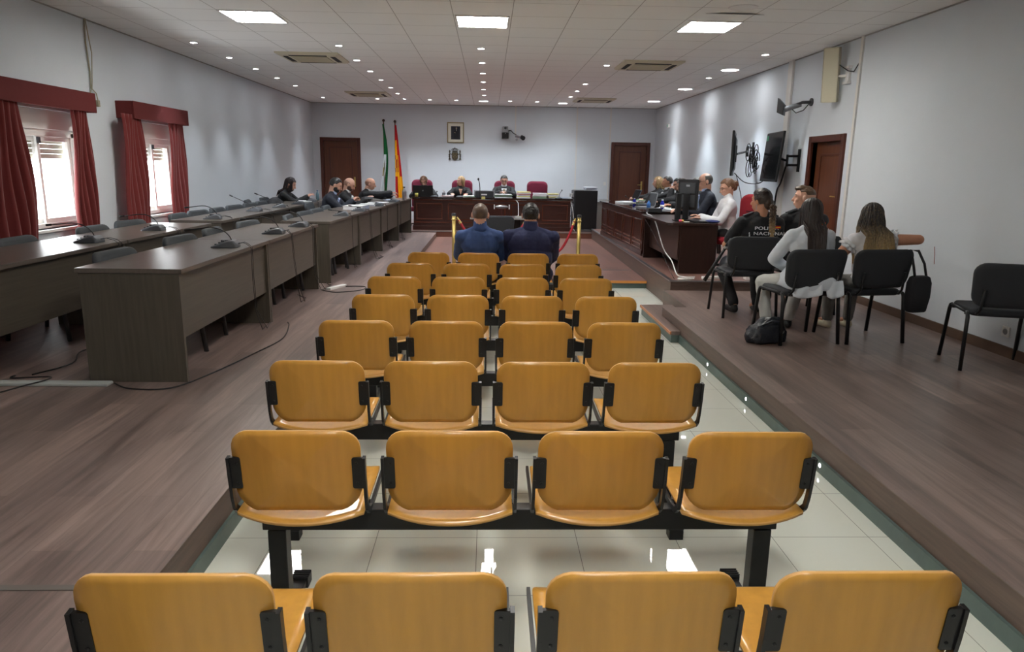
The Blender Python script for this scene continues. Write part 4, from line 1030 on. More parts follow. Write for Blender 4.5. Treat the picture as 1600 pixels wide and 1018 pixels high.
for k in range(16):
    c0 = V((3.86+rnd.uniform(-.05, .05), 10.72+rnd.uniform(-.12, .10), 1.84+rnd.uniform(-.16, .1))); rr = rnd.uniform(.05, .1); ax = rnd.uniform(-1, 1)
    cc.tube([c0+V((rr*math.cos(a)*.6+.02*ax, rr*math.cos(a)*.7, rr*math.sin(a)*1.3)) for a in [2*PI*i/12 for i in range(12)]], .007, 5)
tag(ob('cable_tangle', cc, blackpl, smooth=True), 'tangle of black cables hanging between the two televisions', 'cable')
cord('television_cable', [(3.72, 11.0, 1.62), (3.9, 11.0, 1.48), (4.08, 10.8, 1.50), (4.05, 10.7, 1.75)], .007, blackpl, 'thin black cable looping below the edge-on television')
cord('television_cable', [(3.78, 11.1, 1.60), (3.95, 11.4, 1.4), (4.185, 11.9, 1.1), (4.185, 11.9, .5)], .006, blackpl, 'thin cable dropping down the right wall from the edge-on television')
cord('television_cable', [(4.13, 10.1, 1.72), (4.12, 10.2, 1.5), (4.15, 10.4, 1.35), (4.18, 10.5, .9), (4.18, 10.5, .5)], .012, blackpl, 'thick black cable dropping from the arm of the tilted television')
t = thing('security_camera', 'dark surveillance camera on a bracket high on the right wall', 'camera', (XR, 9.62, 2.54))
ob('wall_foot', MB().lathe([(.001, 0), (.05, 0), (.05, .02), (.001, .02)], 16, X=M.Rotation(-PI/2, 4, 'Y')), darkgrey, t)
ob('arm', MB().tube([(-.01, 0, 0), (-.10, .06, .0), (-.14, .12, -.02)], .02, 8), darkgrey, t, smooth=True)
ob('camera_body', MB().tube([(-.10, .10, -.02), (-.26, .22, -.08)], [.032, .036], 12), mat('camera_grey', (110, 112, 116), .4), t)
ob('camera_hood', MB().loft([[(-.30, .17, -.16), (-.22, .30, -.16), (-.22, .30, -.02), (-.30, .17, -.02)], [(-.37, .22, -.12), (-.29, .35, -.12), (-.29, .35, .07), (-.37, .22, .07)]]), blackmet, t, bevel=.004)
ob('cable', MB().tube([(-.03, .02, -.02), (-.08, .06, -.10), (-.15, .12, -.13), (-.19, .16, -.08)], .006, 6), blackpl, t, smooth=True)
t = thing('wall_loudspeaker', 'long cream column loudspeaker on a tilted bracket high on the right wall', 'loudspeaker', (4.07, 8.86, 2.78))
X = M.Rotation(R(-40), 4, 'Z') @ M.Rotation(R(8), 4, 'X')
ob('box', MB().box(-.085, .085, -.05, .05, -.31, .31, X), cream, t, bevel=.008)
ob('front_edge', MB().box(-.092, -.085, -.05, .05, -.305, .305, X), mat('cream_trim', (190, 184, 160), .5), t)
ob('bracket', MB().box(.08, .13, -.24, -.12, -.12, -.09).box(.08, .13, -.24, -.12, .05, .08).box(.10, .13, -.22, -.14, -.09, .05).cyl((.0, .03, -.02), (.12, -.16, -.02), .016), whitepl, t, bevel=.003)
ob('cable', MB().tube([(.03, -.12, .10), (.08, -.24, .02), (.10, -.34, .0), (.12, -.42, .10)], .006, 6), blackpl, t, smooth=True)
def exitlamp(y, z_, label):
    t = thing('emergency_light', label, 'emergency light', (XR, y, z_))
    ob('case', MB().box(-.05, 0, -.06, .06, -.045, .045), whitepl, t, bevel=.008)
    ob('glow', MB().box(-.054, -.05, -.045, .045, -.03, .03), mat('pale_green_lens', (150, 205, 190), .2), t)
    return t
exitlamp(9.22, 2.69, 'small pale green emergency light beside the cream loudspeaker')
exitlamp(17.2, 2.66, 'small pale green emergency light near the far right corner')
t = thing('wall_socket', 'white wall socket low on the right wall behind the lone chair', 'socket', (XR, 5.53, .41))
ob('plate', MB().box(-.012, 0, -.042, .042, -.042, .042), whitepl, t, bevel=.004)
ob('socket_well', MB().lathe([(.001, .013), (.02, .013), (.022, .0125), (.024, .015), (.026, .012)], 18, X=M.Rotation(-PI/2, 4, 'Y')), mat('socket_grey', (150, 150, 150), .5), t)
tag(ob('wall_switch', MB().box(2.93, 2.99, YF-.012, YF, 1.25, 1.33), whitepl), 'white switch plate on the far wall left of the right door', 'switch')
tag(ob('low_unit', MB().box(2.60, 3.02, 17.3, 18.5, D, D+.62).box(2.58, 3.04, 17.28, 18.55, D+.62, D+.65), mat('low_unit_grey', (120, 118, 114), .5), bevel=.004), 'low pale topped cabinet against the far wall right of the rack', 'cabinet')
# bags
leather = mat('black_leather', (30, 33, 40), .38, bump=.5, bscale=40)
t = thing('leather_bag', 'slumped black leather bag on the floor beside the legs of the woman in the blazer', 'handbag', (2.40, 5.95, A), R(15))
b = MB()
b.loft([[(x*k+dx, y*k, z_) for x, y in rrect(-.17, .17, -.10, .10, .06, 5)] for z_, k, dx in ((.0, .92, 0), (.02, 1.03, -.005), (.07, 1.0, -.01), (.13, .84, 0), (.18, .62, .03), (.215, .36, .06), (.225, .15, .07))])
o = ob('bag_body', b, leather, t, smooth=True, sub=2)
tx = bpy.data.textures.new('folds', 'CLOUDS'); tx.noise_scale = .07
dm = o.modifiers.new('folds', 'DISPLACE'); dm.texture = tx; dm.strength = .05; dm.mid_level = .5; dm.texture_coords = 'LOCAL'
ob('strap', MB().tube([(-.08, -.04, .15), (-.02, -.09, .20), (.06, -.10, .19), (.13, -.09, .10), (.12, -.09, .04)], .009, 8), leather, t, smooth=True)
ob('zip', MB().tube([(.05, -.105, .06), (.10, -.10, .10), (.13, -.08, .14)], .003, 6), steel, t, smooth=True)
t = thing('shoulder_bag', 'black flat bag hanging by its strap from the back of the ruffled woman chair', 'handbag', (3.67, 5.93, .74), R(14))
b = MB().loft([[(x*k+ (.0), y*k, z_) for x, y in rrect(-.105, .105, -.05, .05, .03, 4)] for z_, k in ((-.25, .72), (-.24, .82), (-.12, 1.0), (.0, .98), (.05, .8), (.06, .6))])
ob('bag_body', b, mat('black_canvas', (30, 30, 34), .7, bump=.3, bscale=200), t, smooth=True)
ob('strap', MB().tube([(.07, 0, .04), (.04, .01, .16), (-.03, .02, .27), (-.10, .03, .28), (-.08, .0, .14), (-.06, -.01, .04)], .008, 8, flat=1.6), blackpl, t, smooth=True)
t = thing('hanging_baton', 'black baton hanging slanted beside the chair of the officer with the braid', 'baton', (2.345, 7.0, .92))
ob('shaft', MB().tube([(0, 0, 0), (-.20, -.02, -.34)], [.014, .019], 12), blackpl, t, smooth=True)
ob('grip', MB().tube([(.05, .01, .07), (0, 0, 0)], [.017, .018], 12), leather, t, smooth=True)
ob('ring', MB().lathe([(.016, 0), (.026, 0), (.026, .02), (.016, .02)], 14, X=M.Translation((0, 0, -.02))), steel, t)
tag(ob('wall_scratch', MB().tube([(XR-.002, 6.62, .98), (XR-.002, 6.60, .90), (XR-.002, 6.59, .82)], .003, 5), mat('scratch_red', (150, 90, 84), .8)), 'thin reddish scratch on the right wall below the bent elbow', 'mark')
# ---------------------------------------------------------------- people
skin_l = mat('skin_light', (206, 158, 136), .5, var=.05, vscale=14)
skin_t = mat('skin_tan', (188, 134, 106), .5, var=.05, vscale=14)
blk_cloth = mat('black_cloth', (24, 25, 29), .8, bump=.5, bscale=12, sheen=.1)
robe_cloth = mat('black_robe', (18, 18, 21), .7, bump=.5, bscale=10)
navy_suit = mat('navy_suit', (30, 34, 46), .75, bump=.4, bscale=12)
blue_shirt = mat('blue_shirt', (52, 76, 126), .8, bump=.6, bscale=9)
navy_jumper = mat('navy_jumper', (36, 42, 78), .85, bump=.5, bscale=14)
white_shirt = mat('white_shirt', (220, 220, 224), .7, bump=.5, bscale=12)
pale_blazer = mat('pale_blazer', (206, 212, 220), .7, bump=.5, bscale=9)
pale_trous = mat('pale_trousers', (190, 190, 186), .8, bump=.5, bscale=12)
grey_trous = mat('grey_trousers', (120, 118, 114), .8, bump=.5, bscale=12)
black_trous = mat('black_trousers', (26, 25, 28), .8, bump=.5, bscale=12)
lightblue = mat('light_blue_shirt', (168, 184, 220), .7)
shoe_m = mat('black_shoe', (20, 20, 21), .4)
def hairmat(name, a, b_=None, z0=0, z1=1):
    if name in _m: return _m[name]
    m = bpy.data.materials.new(name); m.use_nodes = True; nt = m.node_tree; N = nt.nodes; L = nt.links; b = N['Principled BSDF']
    b.inputs['Roughness'].default_value = .38; b.inputs['Specular IOR Level'].default_value = .45
    tc = N.new('ShaderNodeTexCoord'); sx = N.new('ShaderNodeSeparateXYZ'); L.new(tc.outputs['Object'], sx.inputs[0])
    r = N.new('ShaderNodeMapRange'); r.inputs['From Min'].default_value = z0; r.inputs['From Max'].default_value = z1; L.new(sx.outputs['Z'], r.inputs['Value'])
    n = N.new('ShaderNodeTexNoise'); n.inputs['Scale'].default_value = 60; L.new(tc.outputs['Object'], n.inputs['Vector'])
    ad = N.new('ShaderNodeMath'); ad.operation = 'MULTIPLY_ADD'; ad.inputs[1].default_value = .7; L.new(n.outputs['Fac'], ad.inputs[0]); 
    sb = N.new('ShaderNodeMath'); sb.operation = 'SUBTRACT'; sb.inputs[1].default_value = .35; L.new(r.outputs[0], sb.inputs[0]); L.new(sb.outputs[0], ad.inputs[2])
    mx = N.new('ShaderNodeMix'); mx.data_type = 'RGBA'; mx.inputs['A'].default_value = (*lin(b_ or a), 1); mx.inputs['B'].default_value = (*lin(a), 1)
    L.new(ad.outputs[0], mx.inputs['Factor']); L.new(mx.outputs['Result'], b.inputs['Base Color']); _m[name] = m; return m
h_black = hairmat('hair_black', (26, 22, 22), (34, 28, 26)); h_brown = hairmat('hair_brown', (48, 32, 26), (72, 48, 38))
h_grey = hairmat('hair_grey', (96, 92, 88), (116, 112, 108)); h_blond = hairmat('hair_blond', (158, 128, 90), (140, 108, 72)); h_light = hairmat('hair_light_brown', (108, 76, 54), (130, 94, 66))
wtx = bpy.data.textures.new('cloth_folds', 'CLOUDS'); wtx.noise_scale = .09; wtx.noise_depth = 2

htx = bpy.data.textures.new('hair_locks', 'CLOUDS'); htx.noise_scale = .016; htx.noise_depth = 2
def ik(a, t, l1, l2, pole):
    a, t = V(a), V(t); d = t-a; L = min(d.length, (l1+l2)*.995); u = d.normalized()
    t = a+u*L; x = (l1*l1-l2*l2+L*L)/(2*L); h = math.sqrt(max(l1*l1-x*x, 0))
    p = V(pole); p = p-p.dot(u)*u; p.normalize()
    return a+u*x+p*h, t
def person(label, loc, rz, lean=6, side=0, s=1.0, skin=None, sw=.175, belly=1.0, head=(0, 0, 0), neck=(0, 0), hands=None, poles=None, top='black', topm=None, sleeve=1.0,
           legm=None, feet=None, hair=('short', None), robe=False, curl=(50, 50), face=True, hip_z=.50, lower=True, shoes=True, handdir=None, hipx=.0, vox=.009, arm=1.0, knees=None, top_name=None):
    """local frame: facing +Y, floor at 0, hips above the origin"""
    skin = skin or skin_l
    t = thing('person', label, 'person', loc, rz)
    H = V((hipx, 0, hip_z)); u = V((math.sin(R(side)), math.sin(R(lean)), math.cos(R(lean)))).normalized(); xh = V((1, 0, -math.sin(R(side)))).normalized(); f = u.cross(xh)*-1
    f = xh.cross(u)*-1 if xh.cross(u).y < 0 else xh.cross(u)
    rot = M((xh, f, u)).transposed()
    def P(x, y, z_): return H + xh*x*s + f*y*s + u*z_*s
    nb = P(0, -.015, .47); nd = V((math.sin(R(neck[1])), math.sin(R(neck[0]+lean*.5)), math.cos(R(neck[0]+lean*.5)))).normalized()
    hc = nb + nd*.148*s + V((0, .012, 0))
    HR = (M.Rotation(R(head[0]), 3, 'Z') @ M.Rotation(R(head[1]), 3, 'X') @ M.Rotation(R(head[2]), 3, 'Y'))
    k = s*1.07
    def hp(x, y, z_): return hc + HR @ V((x*k, y*k, z_*k))
    SH = {-1: P(-sw, -.01, .402), 1: P(sw, -.01, .402)}
    ua, fa = .275*s, .245*s
    hands = hands or {}; poles = poles or {}
    EL, WR = {}, {}
    for q in (-1, 1):
        tgt = hands.get(q, (q*.16, .30, hip_z+.12))
        EL[q], WR[q] = ik(SH[q], tgt, ua, fa, poles.get(q, (q*.6, -.5, -.6)))
    HJ = {q: P(q*.09, 0, -.01) for q in (-1, 1)}
    KN, AN = {}, {}
    for q in (-1, 1):
        fx, fy = (feet or {}).get(q, (q*.13+hipx, .42))
        KN[q], AN[q] = ik(HJ[q], (fx, fy, .085), .42*s, .41*s, (knees or {}).get(q, (q*.15, 1, 1)))
    # ---- the body: one continuous surface
    b = MB()
    b.ell(hp(0, -.008, .022), (.073*k, .092*k, .088*k), HR, 16, 12)
    b.ell(hp(0, .018, -.035), (.055*k, .068*k, .075*k), HR, 14, 10)
    b.ell(hp(0, .045, -.078), (.030*k, .030*k, .026*k), HR)
    b.ell(hp(0, .070, .03), (.045*k, .018*k, .014*k), HR)
    for q in (-1, 1): b.ell(hp(q*.032, .060, -.020), (.022*k, .02*k, .022*k), HR); b.ell(hp(q*.078, -.008, -.008), (.010*k, .020*k, .032*k), HR)
    b.cap(hp(0, .080, .018), hp(0, .104, -.024), .009*k, .013*k); b.ell(hp(0, .084, -.052), (.022*k, .012*k, .007*k), HR); b.ell(hp(0, .080, -.066), (.018*k, .012*k, .006*k), HR)
    b.cap(nb-nd*.05*s, hc+HR @ V((0, -.02, -.04))*s, (.062 if sw > .18 else .053)*k, (.057 if sw > .18 else .048)*k, 14)
    k = s; b.ell(P(0, 0, .05), (.15*k, .11*k, .12*k), rot); b.ell(P(0, 0, .2), (.135*k*belly, .095*k*belly, .16*k), rot); b.ell(P(0, 0, .34), (.16*k, .105*k, .15*k), rot)
    b.cap(SH[-1], SH[1], .048*k)
    for q in (-1, 1):
        b.cap(SH[q], EL[q], .046*k*arm, .036*k*arm, 12); b.cap(EL[q], WR[q], .037*k*arm, .024*k, 12)
        if lower: b.cap(HJ[q], KN[q], .078*k, .054*k, 12); b.cap(KN[q], AN[q], .052*k, .034*k, 12); b.cap(AN[q], AN[q]+V((0, .13, -.035)), .03*k, .026*k)
        # hand: palm, four fingers, thumb
        d = V((handdir or {}).get(q, (WR[q]-EL[q]))).normalized(); nrm = V((0, 0, -1)) if abs(d.z) < .85 else V((0, 1, 0)); nrm = (nrm-nrm.dot(d)*d).normalized(); sd = nrm.cross(d)*q*-1
        # sd points to the thumb side (towards the body's middle)
        if sd.x*q > 0: sd = -sd
        c0 = curl[0 if q < 0 else 1]
        for i, (o, ln) in enumerate(((.030, .070), (.010, .078), (-.010, .072), (-.030, .056))):
            kn = WR[q]+d*.085*k+sd*o*k; b.cap(WR[q]+sd*o*.5*k, kn, .016*k, .013*k, 8)
            a1 = R(c0*.5); a2 = R(c0*1.15)
            m1 = kn+(d*math.cos(a1)+nrm*math.sin(a1)+sd*o*1.6)*ln*.52*k; m2 = m1+(d*math.cos(a2)+nrm*math.sin(a2))*ln*.48*k
            b.cap(kn, m1, .0095*k, .0085*k, 8); b.cap(m1, m2, .0085*k, .0068*k, 8)
        tb = WR[q]+d*.03*k+sd*.022*k; t1 = tb+(d*.62+sd*.78).normalized()*.045*k+nrm*.008; b.cap(tb, t1, .015*k, .011*k, 8); b.cap(t1, t1+(d*.9+sd*.25+nrm*.3).normalized()*.03*k, .0105*k, .008*k, 8)
    o = ob('body', b, skin, t)
    m_ = o.modifiers.new('remesh', 'REMESH'); m_.mode = 'VOXEL'; m_.voxel_size = min(vox, .0075); m_.use_smooth_shade = True
    m_ = o.modifiers.new('smooth', 'SMOOTH'); m_.factor = .5; m_.iterations = 2
    # ---- upper garment
    def garment(name, b, m, v=vox, disp=.016, it=3):
        o = ob(name, b, m, t)
        m_ = o.modifiers.new('remesh', 'REMESH'); m_.mode = 'VOXEL'; m_.voxel_size = v; m_.use_smooth_shade = True
        m_ = o.modifiers.new('smooth', 'SMOOTH'); m_.factor = .5; m_.iterations = it
        if disp:
            m_ = o.modifiers.new('folds', 'DISPLACE'); m_.texture = wtx; m_.strength = disp; m_.mid_level = .5; m_.texture_coords = 'LOCAL'
        return o
    b = MB(); g = .016 if not robe else .026
    b.ell(P(0, -.01, .02), ((.172)*k*belly, (.128)*k*belly, .15*k), rot, 18, 12); b.ell(P(0, 0, .17), ((.158+g*.5)*k*belly, (.118+g*.3)*k*belly, .19*k), rot, 18, 12)
    b.ell(P(0, -.005, .33), ((.178+g*.5)*k*max(1, sw/.175), (.122+g*.3)*k*(.5+.5*belly), .165*k), rot, 18, 12)
    b.cap(P(-sw, -.01, .392), P(sw, -.01, .392), (.062+g*.4)*k, n=14)
    for q in (-1, 1): b.cap(nb-u*.012+f*.0, SH[q].lerp(nb, .12)-u*.004, .060*k, .060*k, 14)
    b.cap(nb-u*.03, P(0, -.01, .36), .070*k, .09*k, 14)
    for q in (-1, 1): b.cap(P(q*.10, -.012, .425), nb+nd*.028-f*.008, .050*k, .052*k, 12)
    if top == 'collar' or robe or top == 'jacket': b.cap(nb-u*.01, nb+nd*.048, .066*k, .060*k, 14)
    else: b.cap(nb-u*.02, nb+nd*.012, .066*k, .060*k, 14)
    for q in (-1, 1):
        r0, r1, r2 = (.060+g*.4)*k, (.048+g*.6)*k, (.036+g*.9)*k
        if sleeve >= .99:
            b.cap(SH[q], EL[q], r0, r1, 12); b.cap(EL[q], EL[q].lerp(WR[q], .93), r1, r2, 12)
        elif sleeve > .5:
            b.cap(SH[q], EL[q], r0, r1, 12); b.cap(EL[q], EL[q].lerp(WR[q], sleeve), r1, r2, 12)
        else: b.cap(SH[q], SH[q].lerp(EL[q], sleeve*1.5), r0, r1+.006, 12)
    garment(top_name or {'black': 'jacket', 'jacket': 'jacket', 'shirt': 'shirt', 'collar': 'shirt'}.get(top, top), b, topm or blk_cloth)
    if lower:
        b = MB()
        b.ell(P(0, 0, -.02), (.168*k, .13*k, .10*k), rot, 16, 10)
        for q in (-1, 1): b.cap(HJ[q], KN[q], .092*k, .068*k, 12); b.cap(KN[q], KN[q].lerp(AN[q], .93), .066*k, .054*k, 12)
        garment('trousers', b, legm or black_trous)
        if shoes:
            for q in (-1, 1):
                b = MB(); a = AN[q]; dr = V((q*.12, 1, 0)).normalized()
                b.cap(a+V((0, 0, -.02)), a-dr*.02+V((0, 0, -.045)), .040*k, .038*k); b.cap(a+V((0, 0, -.045)), a+dr*.14+V((0, 0, -.052)), .040*k, .034*k); 
                so = garment('shoe', b, shoes if shoes is not True else shoe_m, .008, 0, 2)
    # ---- face
    if face:
        for q in (-1, 1): ob('eye', MB().ell(hp(q*.030, .0765, .010), (.011*k, .006*k, .006*k), HR, 8, 6), mat('eye_dark', (40, 30, 28), .2), t, smooth=True)
        hm = hair[1] or h_brown
        for q in (-1, 1): ob('eyebrow', MB().tube([hp(q*.016, .0885, .028), hp(q*.032, .085, .034), hp(q*.048, .072, .028)], .0038*k, 6), hm, t, smooth=True)
        ob('lips', MB().ell(hp(0, .091, -.058), (.021*k, .007*k, .0075*k), HR, 10, 6), mat('lips', (166, 96, 88), .5), t, smooth=True)
    # ---- hair
    kind, hm = hair[0], hair[1] or h_brown
    rnd = random.Random(int(loc[0]*100+loc[1]*31))
    def hairobj(b, v=.0055, disp=.008, name='hair'):
        o = ob(name, b, hm, t); m_ = o.modifiers.new('remesh', 'REMESH'); m_.mode = 'VOXEL'; m_.voxel_size = v; m_.use_smooth_shade = True
        m_ = o.modifiers.new('smooth', 'SMOOTH'); m_.factor = .5; m_.iterations = 2
        if disp:
            m_ = o.modifiers.new('locks', 'DISPLACE'); m_.texture = htx; m_.strength = disp; m_.texture_coords = 'LOCAL'
        return o
    def shell(th, zlow=-.03, fwd=.0, side_=.0, back=118):
        b = MB(); n = 28; rings = []
        for i in range(11):
            ph = R(4+i*(118)/10); ring = []
            for j in range(n):
                a = 2*PI*j/n; dx, dy = math.sin(a), math.cos(a)      # dy>0 front
                lim = R(56+fwd) if dy > .55 else R(88+side_) if dy > -.05 else R(back)
                if dy > .3 and dy <= .55: lim = R(70+fwd)
                p_ = min(ph, lim)
                ring.append(hp(dx*math.sin(p_)*(.073+th), -.008+dy*math.sin(p_)*(.092+th), .022+math.cos(p_)*(.088+th*1.2)))
            rings.append(ring)
        inner = [[hc + HR @ V(((HR.transposed() @ (p-hc)).x*.86, (HR.transposed() @ (p-hc)).y*.86, (HR.transposed() @ (p-hc)).z*.90)) for p in r_] for r_ in rings]
        b.loft(rings+inner[::-1], cap=True); return b
    if kind == 'short':
        hairobj(shell(.013, back=122), disp=.012)
    elif kind == 'quiff':
        b = shell(.008, side_=-22, back=84); b.ell(hp(0, .03, .095), (.06*k, .06*k, .030*k), HR); b.ell(hp(0, .075, .092), (.05*k, .025*k, .022*k), HR); hairobj(b, disp=.008)
    elif kind == 'buzz':
        b = shell(.007, back=124); hairobj(b, v=.0045, disp=.003)
    elif kind == 'fringe':     # bald crown, hair at the sides and back
        b = MB(); n = 26; rings = []
        tz = hair[2] if len(hair) > 2 else .045
        for z_, r_ in [(tz, .001)]+[(tz-.012-(tz-.012+.045)*i/6, .011) for i in range(7)]+[(-.062, .001)]:
            ring = []
            for j in range(n):
                a = R(78+204*j/(n-1)); x, y = math.sin(a), math.cos(a); kz = math.sqrt(max(.05, 1-((z_-.022)/.092)**2))
                ring.append(hp(x*(.073*kz+r_), -.008+y*(.092*kz+r_), z_))
            rings.append(ring)
        vs = [p for r_ in rings for p in r_]
        inner = [[hc+(p-hc)*.86 for p in r_] for r_ in rings]
        fs = []
        b.v = [tuple(p) for p in vs]+[tuple(p) for r_ in inner for p in r_]; K = len(rings)
        for off in (0, K*n):
            for i in range(K-1):
                for j in range(n-1): b.f.append((off+i*n+j, off+i*n+j+1, off+(i+1)*n+j+1, off+(i+1)*n+j))
        for i in range(K-1):
            for j in (0, n-1): b.f.append((i*n+j, (i+1)*n+j, K*n+(i+1)*n+j, K*n+i*n+j))
        for j in range(n-1):
            for i in (0, K-1): b.f.append((i*n+j, i*n+j+1, K*n+i*n+j+1, K*n+i*n+j))
        b.mi = [0]*len(b.f); hairobj(b, disp=.005)
    elif kind in ('long', 'bob', 'bun', 'braid'):
        b = shell(.014, side_=14); ob('hair_cap', b, hm, t, smooth=True) if kind in ('long', 'bob') else None
        b = MB()
        ln = hair[2] if len(hair) > 2 else .30
        if kind in ('long', 'bob'):
            nS = 260 if vox < .009 else 150
            for i in range(nS):
                a = rnd.uniform(-1, 1); az = R(180-a*118)     # around the head, leaving the face open
                pts = []; part = rnd.uniform(-.01, .01)
                x, y = math.sin(az), math.cos(az)
                th = rnd.uniform(.012, .022)
                for j in range(6):
                    ph = R(6+84*j/5); pts.append(hp(x*math.sin(ph)*(.073+th), -.008+y*math.sin(ph)*(.092+th), .022+math.cos(ph)*(.088+th)))
                p = pts[-1].copy(); L2 = ln*rnd.uniform(.86, 1.04); m = 7
                back = max(0, -y); bx = V((nb.x, nb.y, 0))
                for j in range(1, m+1):
                    v = j/m; q_ = p.copy(); q_.z -= L2*v
                    # gather towards the nape, then rest on the back
                    tgt = V((bx.x + x*(hair[3] if len(hair) > 3 else .09)*s, bx.y - .10*s - .01*back + (0.05 if abs(x) > .8 else 0), 0))
                    w_ = min(1, v*1.2)*.65; q_.x = q_.x*(1-w_)+tgt.x*w_; 
                    yb = min(q_.y, tgt.y) if back > .2 else q_.y*(1-w_*.5)+tgt.y*w_*.5
                    yy = P(0, -.15, max(0, (q_.z-hip_z)/s)).y
                    if q_.z < nb.z: yb = min(yb, yy+.01 + (.10 if abs(x) > .85 else 0))
                    q_.y = q_.y*(1-w_)+yb*w_
                    if q_.z < nb.z+.02 and back > .15: q_.y = min(q_.y, P(0, -.148-.01*rnd.random(), max(0, (q_.z-hip_z)/s)).y)
                    q_.x += .006*math.sin(5*v+i); pts.append(q_)
                r0 = .0075*k if vox < .009 else .009*k
                b.tube(pts, [r0]*(len(pts)-3)+[r0*.9, r0*.7, r0*.25], 4, flat=.6)
            ob('hair', b, hm, t, smooth=True)
        elif kind == 'bun':
            b = shell(.018, side_=8); b.ell(hp(0, -.115, .02), (.05*k, .045*k, .05*k), HR); b.ell(hp(0, -.09, -.02), (.05*k, .045*k, .05*k), HR)
            for i in range(14): b.tube([hp(rnd.uniform(-.03, .03), -.12, rnd.uniform(-.01, .05)), hp(rnd.uniform(-.05, .05), -.165, rnd.uniform(-.04, .06))], [.006, .002], 4)
            hairobj(b, disp=.012)
        elif kind == 'braid':
            b = shell(.018, side_=16); b.ell(hp(0, -.09, -.03), (.06*k, .045*k, .06*k), HR); hairobj(b, disp=.008)
            bm_ = hairmat('hair_braid', (62, 44, 34), (176, 146, 104), .80, 1.02)
            b = MB(); p0 = hp(0, -.105, -.05); xo = p0.x
            for i in range(9):
                z_ = p0.z-.030*i; yy = P(0, -.165, max(0, (z_-hip_z)/s)).y; w_ = .032-.0014*i
                for q in (-1, 1): b.ell((xo+q*.013+.01*i*.3*0, min(yy, p0.y+.01), z_-.008*(q > 0)), (w_*.85, .020, .021), M.Rotation(q*.7, 3, 'Y'), 10, 8)
            zt = p0.z-.030*9
            for i in range(26):
                dx = rnd.uniform(-.012, .012); yy = P(0, -.17, max(0, (zt-hip_z)/s)).y
                b.tube([(xo+dx*.6, yy, zt+.01), (xo+dx*2.2, yy-.005, zt-.05), (xo+dx*2.0, yy, zt-.09-rnd.uniform(0, .03))], [.007, .006, .001], 4)
            ob('braid', b, bm_, t, smooth=True)
    t['x'] = 0; del t['x']
    return t, dict(P=P, hp=hp, nb=nb, u=u, f=f, rot=rot, WR=WR, EL=EL, SH=SH, H=H, HR=HR, hc=hc, nd=nd, s=s*1.1)
def glasses(t, I, m=None):
    hp = I['hp']; b = MB()
    for q in (-1, 1):
        pts = [hp(q*.031+.020*math.cos(a), .088, .008+.014*math.sin(a)) for a in [2*PI*i/14 for i in range(15)]]
        b.tube(pts, .0028, 5); b.tube([hp(q*.052, .085, .012), hp(q*.078, .04, .012), hp(q*.08, -.005, .005)], .0025, 5)
    b.tube([hp(-.011, .092, .012), hp(.011, .092, .012)], .0028, 5)
    ob('glasses', b, m or blackpl, t)
def shirtfront(t, I, shirt, tie=None, w=.055):
    P, nb = I['P'], I['nb']
    b = MB(); b.loft([[P(-w, .128, .43), P(w, .128, .43), P(.02, .155, .15), P(-.02, .155, .15)], [P(-w, .10, .45), P(w, .10, .45), P(.02, .10, .15), P(-.02, .10, .15)]])
    ob('shirt_front', b, shirt, t, bevel=.004)
    c = MB(); nd = I['nd']; 
    ring = lambda h, r, k: [nb+nd*h+I['rot'] @ V((r*math.sin(2*PI*j/18), r*k*math.cos(2*PI*j/18)+.004, 0)) for j in range(18)]
    c.loft([ring(.015, .068, 1), ring(.055, .064, 1), ring(.055, .058, 1), ring(.015, .060, 1)], cap=False, close=True)
    ob('collar', c, shirt, t)
    if tie: 
        b = MB(); b.loft([[P(-.012, .140, .43), P(.012, .140, .43), P(.012, .126, .43), P(-.012, .126, .43)], [P(-.028, .170, .20), P(.028, .170, .20), P(.028, .155, .20), P(-.028, .155, .20)], [P(-.004, .170, .14), P(.004, .170, .14), P(.004, .155, .14), P(-.004, .155, .14)]]); b.ell(P(0, .142, .435), (.016, .012, .014)); ob('necktie', b, tie, t)
def beard(t, I, m):
    hp = I['hp']; b = MB(); HR = I['HR']; k = I['s']
    b.ell(hp(0, .026, -.066), (.060*k, .066*k, .044*k), HR, 14, 10); b.ell(hp(0, .088, -.044), (.026*k, .008*k, .006*k), HR)
    for q in (-1, 1): b.ell(hp(q*.052, .022, -.045), (.012*k, .03*k, .034*k), HR)
    ob('beard', b, m, t, smooth=True)
def cuffs(t, I, m, which=(-1, 1)):
    for q in which:
        a = I['EL'][q].lerp(I['WR'][q], .86); b_ = I['EL'][q].lerp(I['WR'][q], .99)
        ob('cuff', MB().cap(a, b_, .036, .037, 12), m, t, smooth=True)

DT = .76   # desk height above the platform
# the two men in front, seen from behind, on the farthest beam bench (floor level)
t, I = T1, I1 = person('man with cropped hair in a blue shirt, left one of the two', (-.085, 7.44, 0), R(2), lean=4, sw=.185, belly=1.10, skin=skin_l, top='collar', topm=blue_shirt, hair=('buzz', hairmat('hair_cropped', (92, 76, 64), (104, 86, 72))), head=(-3, 4, 0),
              hands={-1: (-.10, .38, .62), 1: (.10, .38, .62)}, poles={-1: (-1, -.2, -.6), 1: (1, -.2, -.6)}, legm=black_trous, face=False, vox=.008, hip_z=.535, s=1.02)
t, I = T2, I2 = person('heavier man with dark hair in a navy jumper, right one of the two', (.435, 7.46, 0), R(-2), lean=3, sw=.232, belly=1.42, skin=skin_l, top='collar', topm=navy_jumper, hair=('short', h_black), head=(-4, 6, 0),
              hands={-1: (-.10, .36, .62), 1: (.14, .36, .60)}, poles={-1: (-1, -.3, -.6), 1: (1, -.3, -.6)}, legm=black_trous, face=False, vox=.008, hip_z=.54, s=1.02)

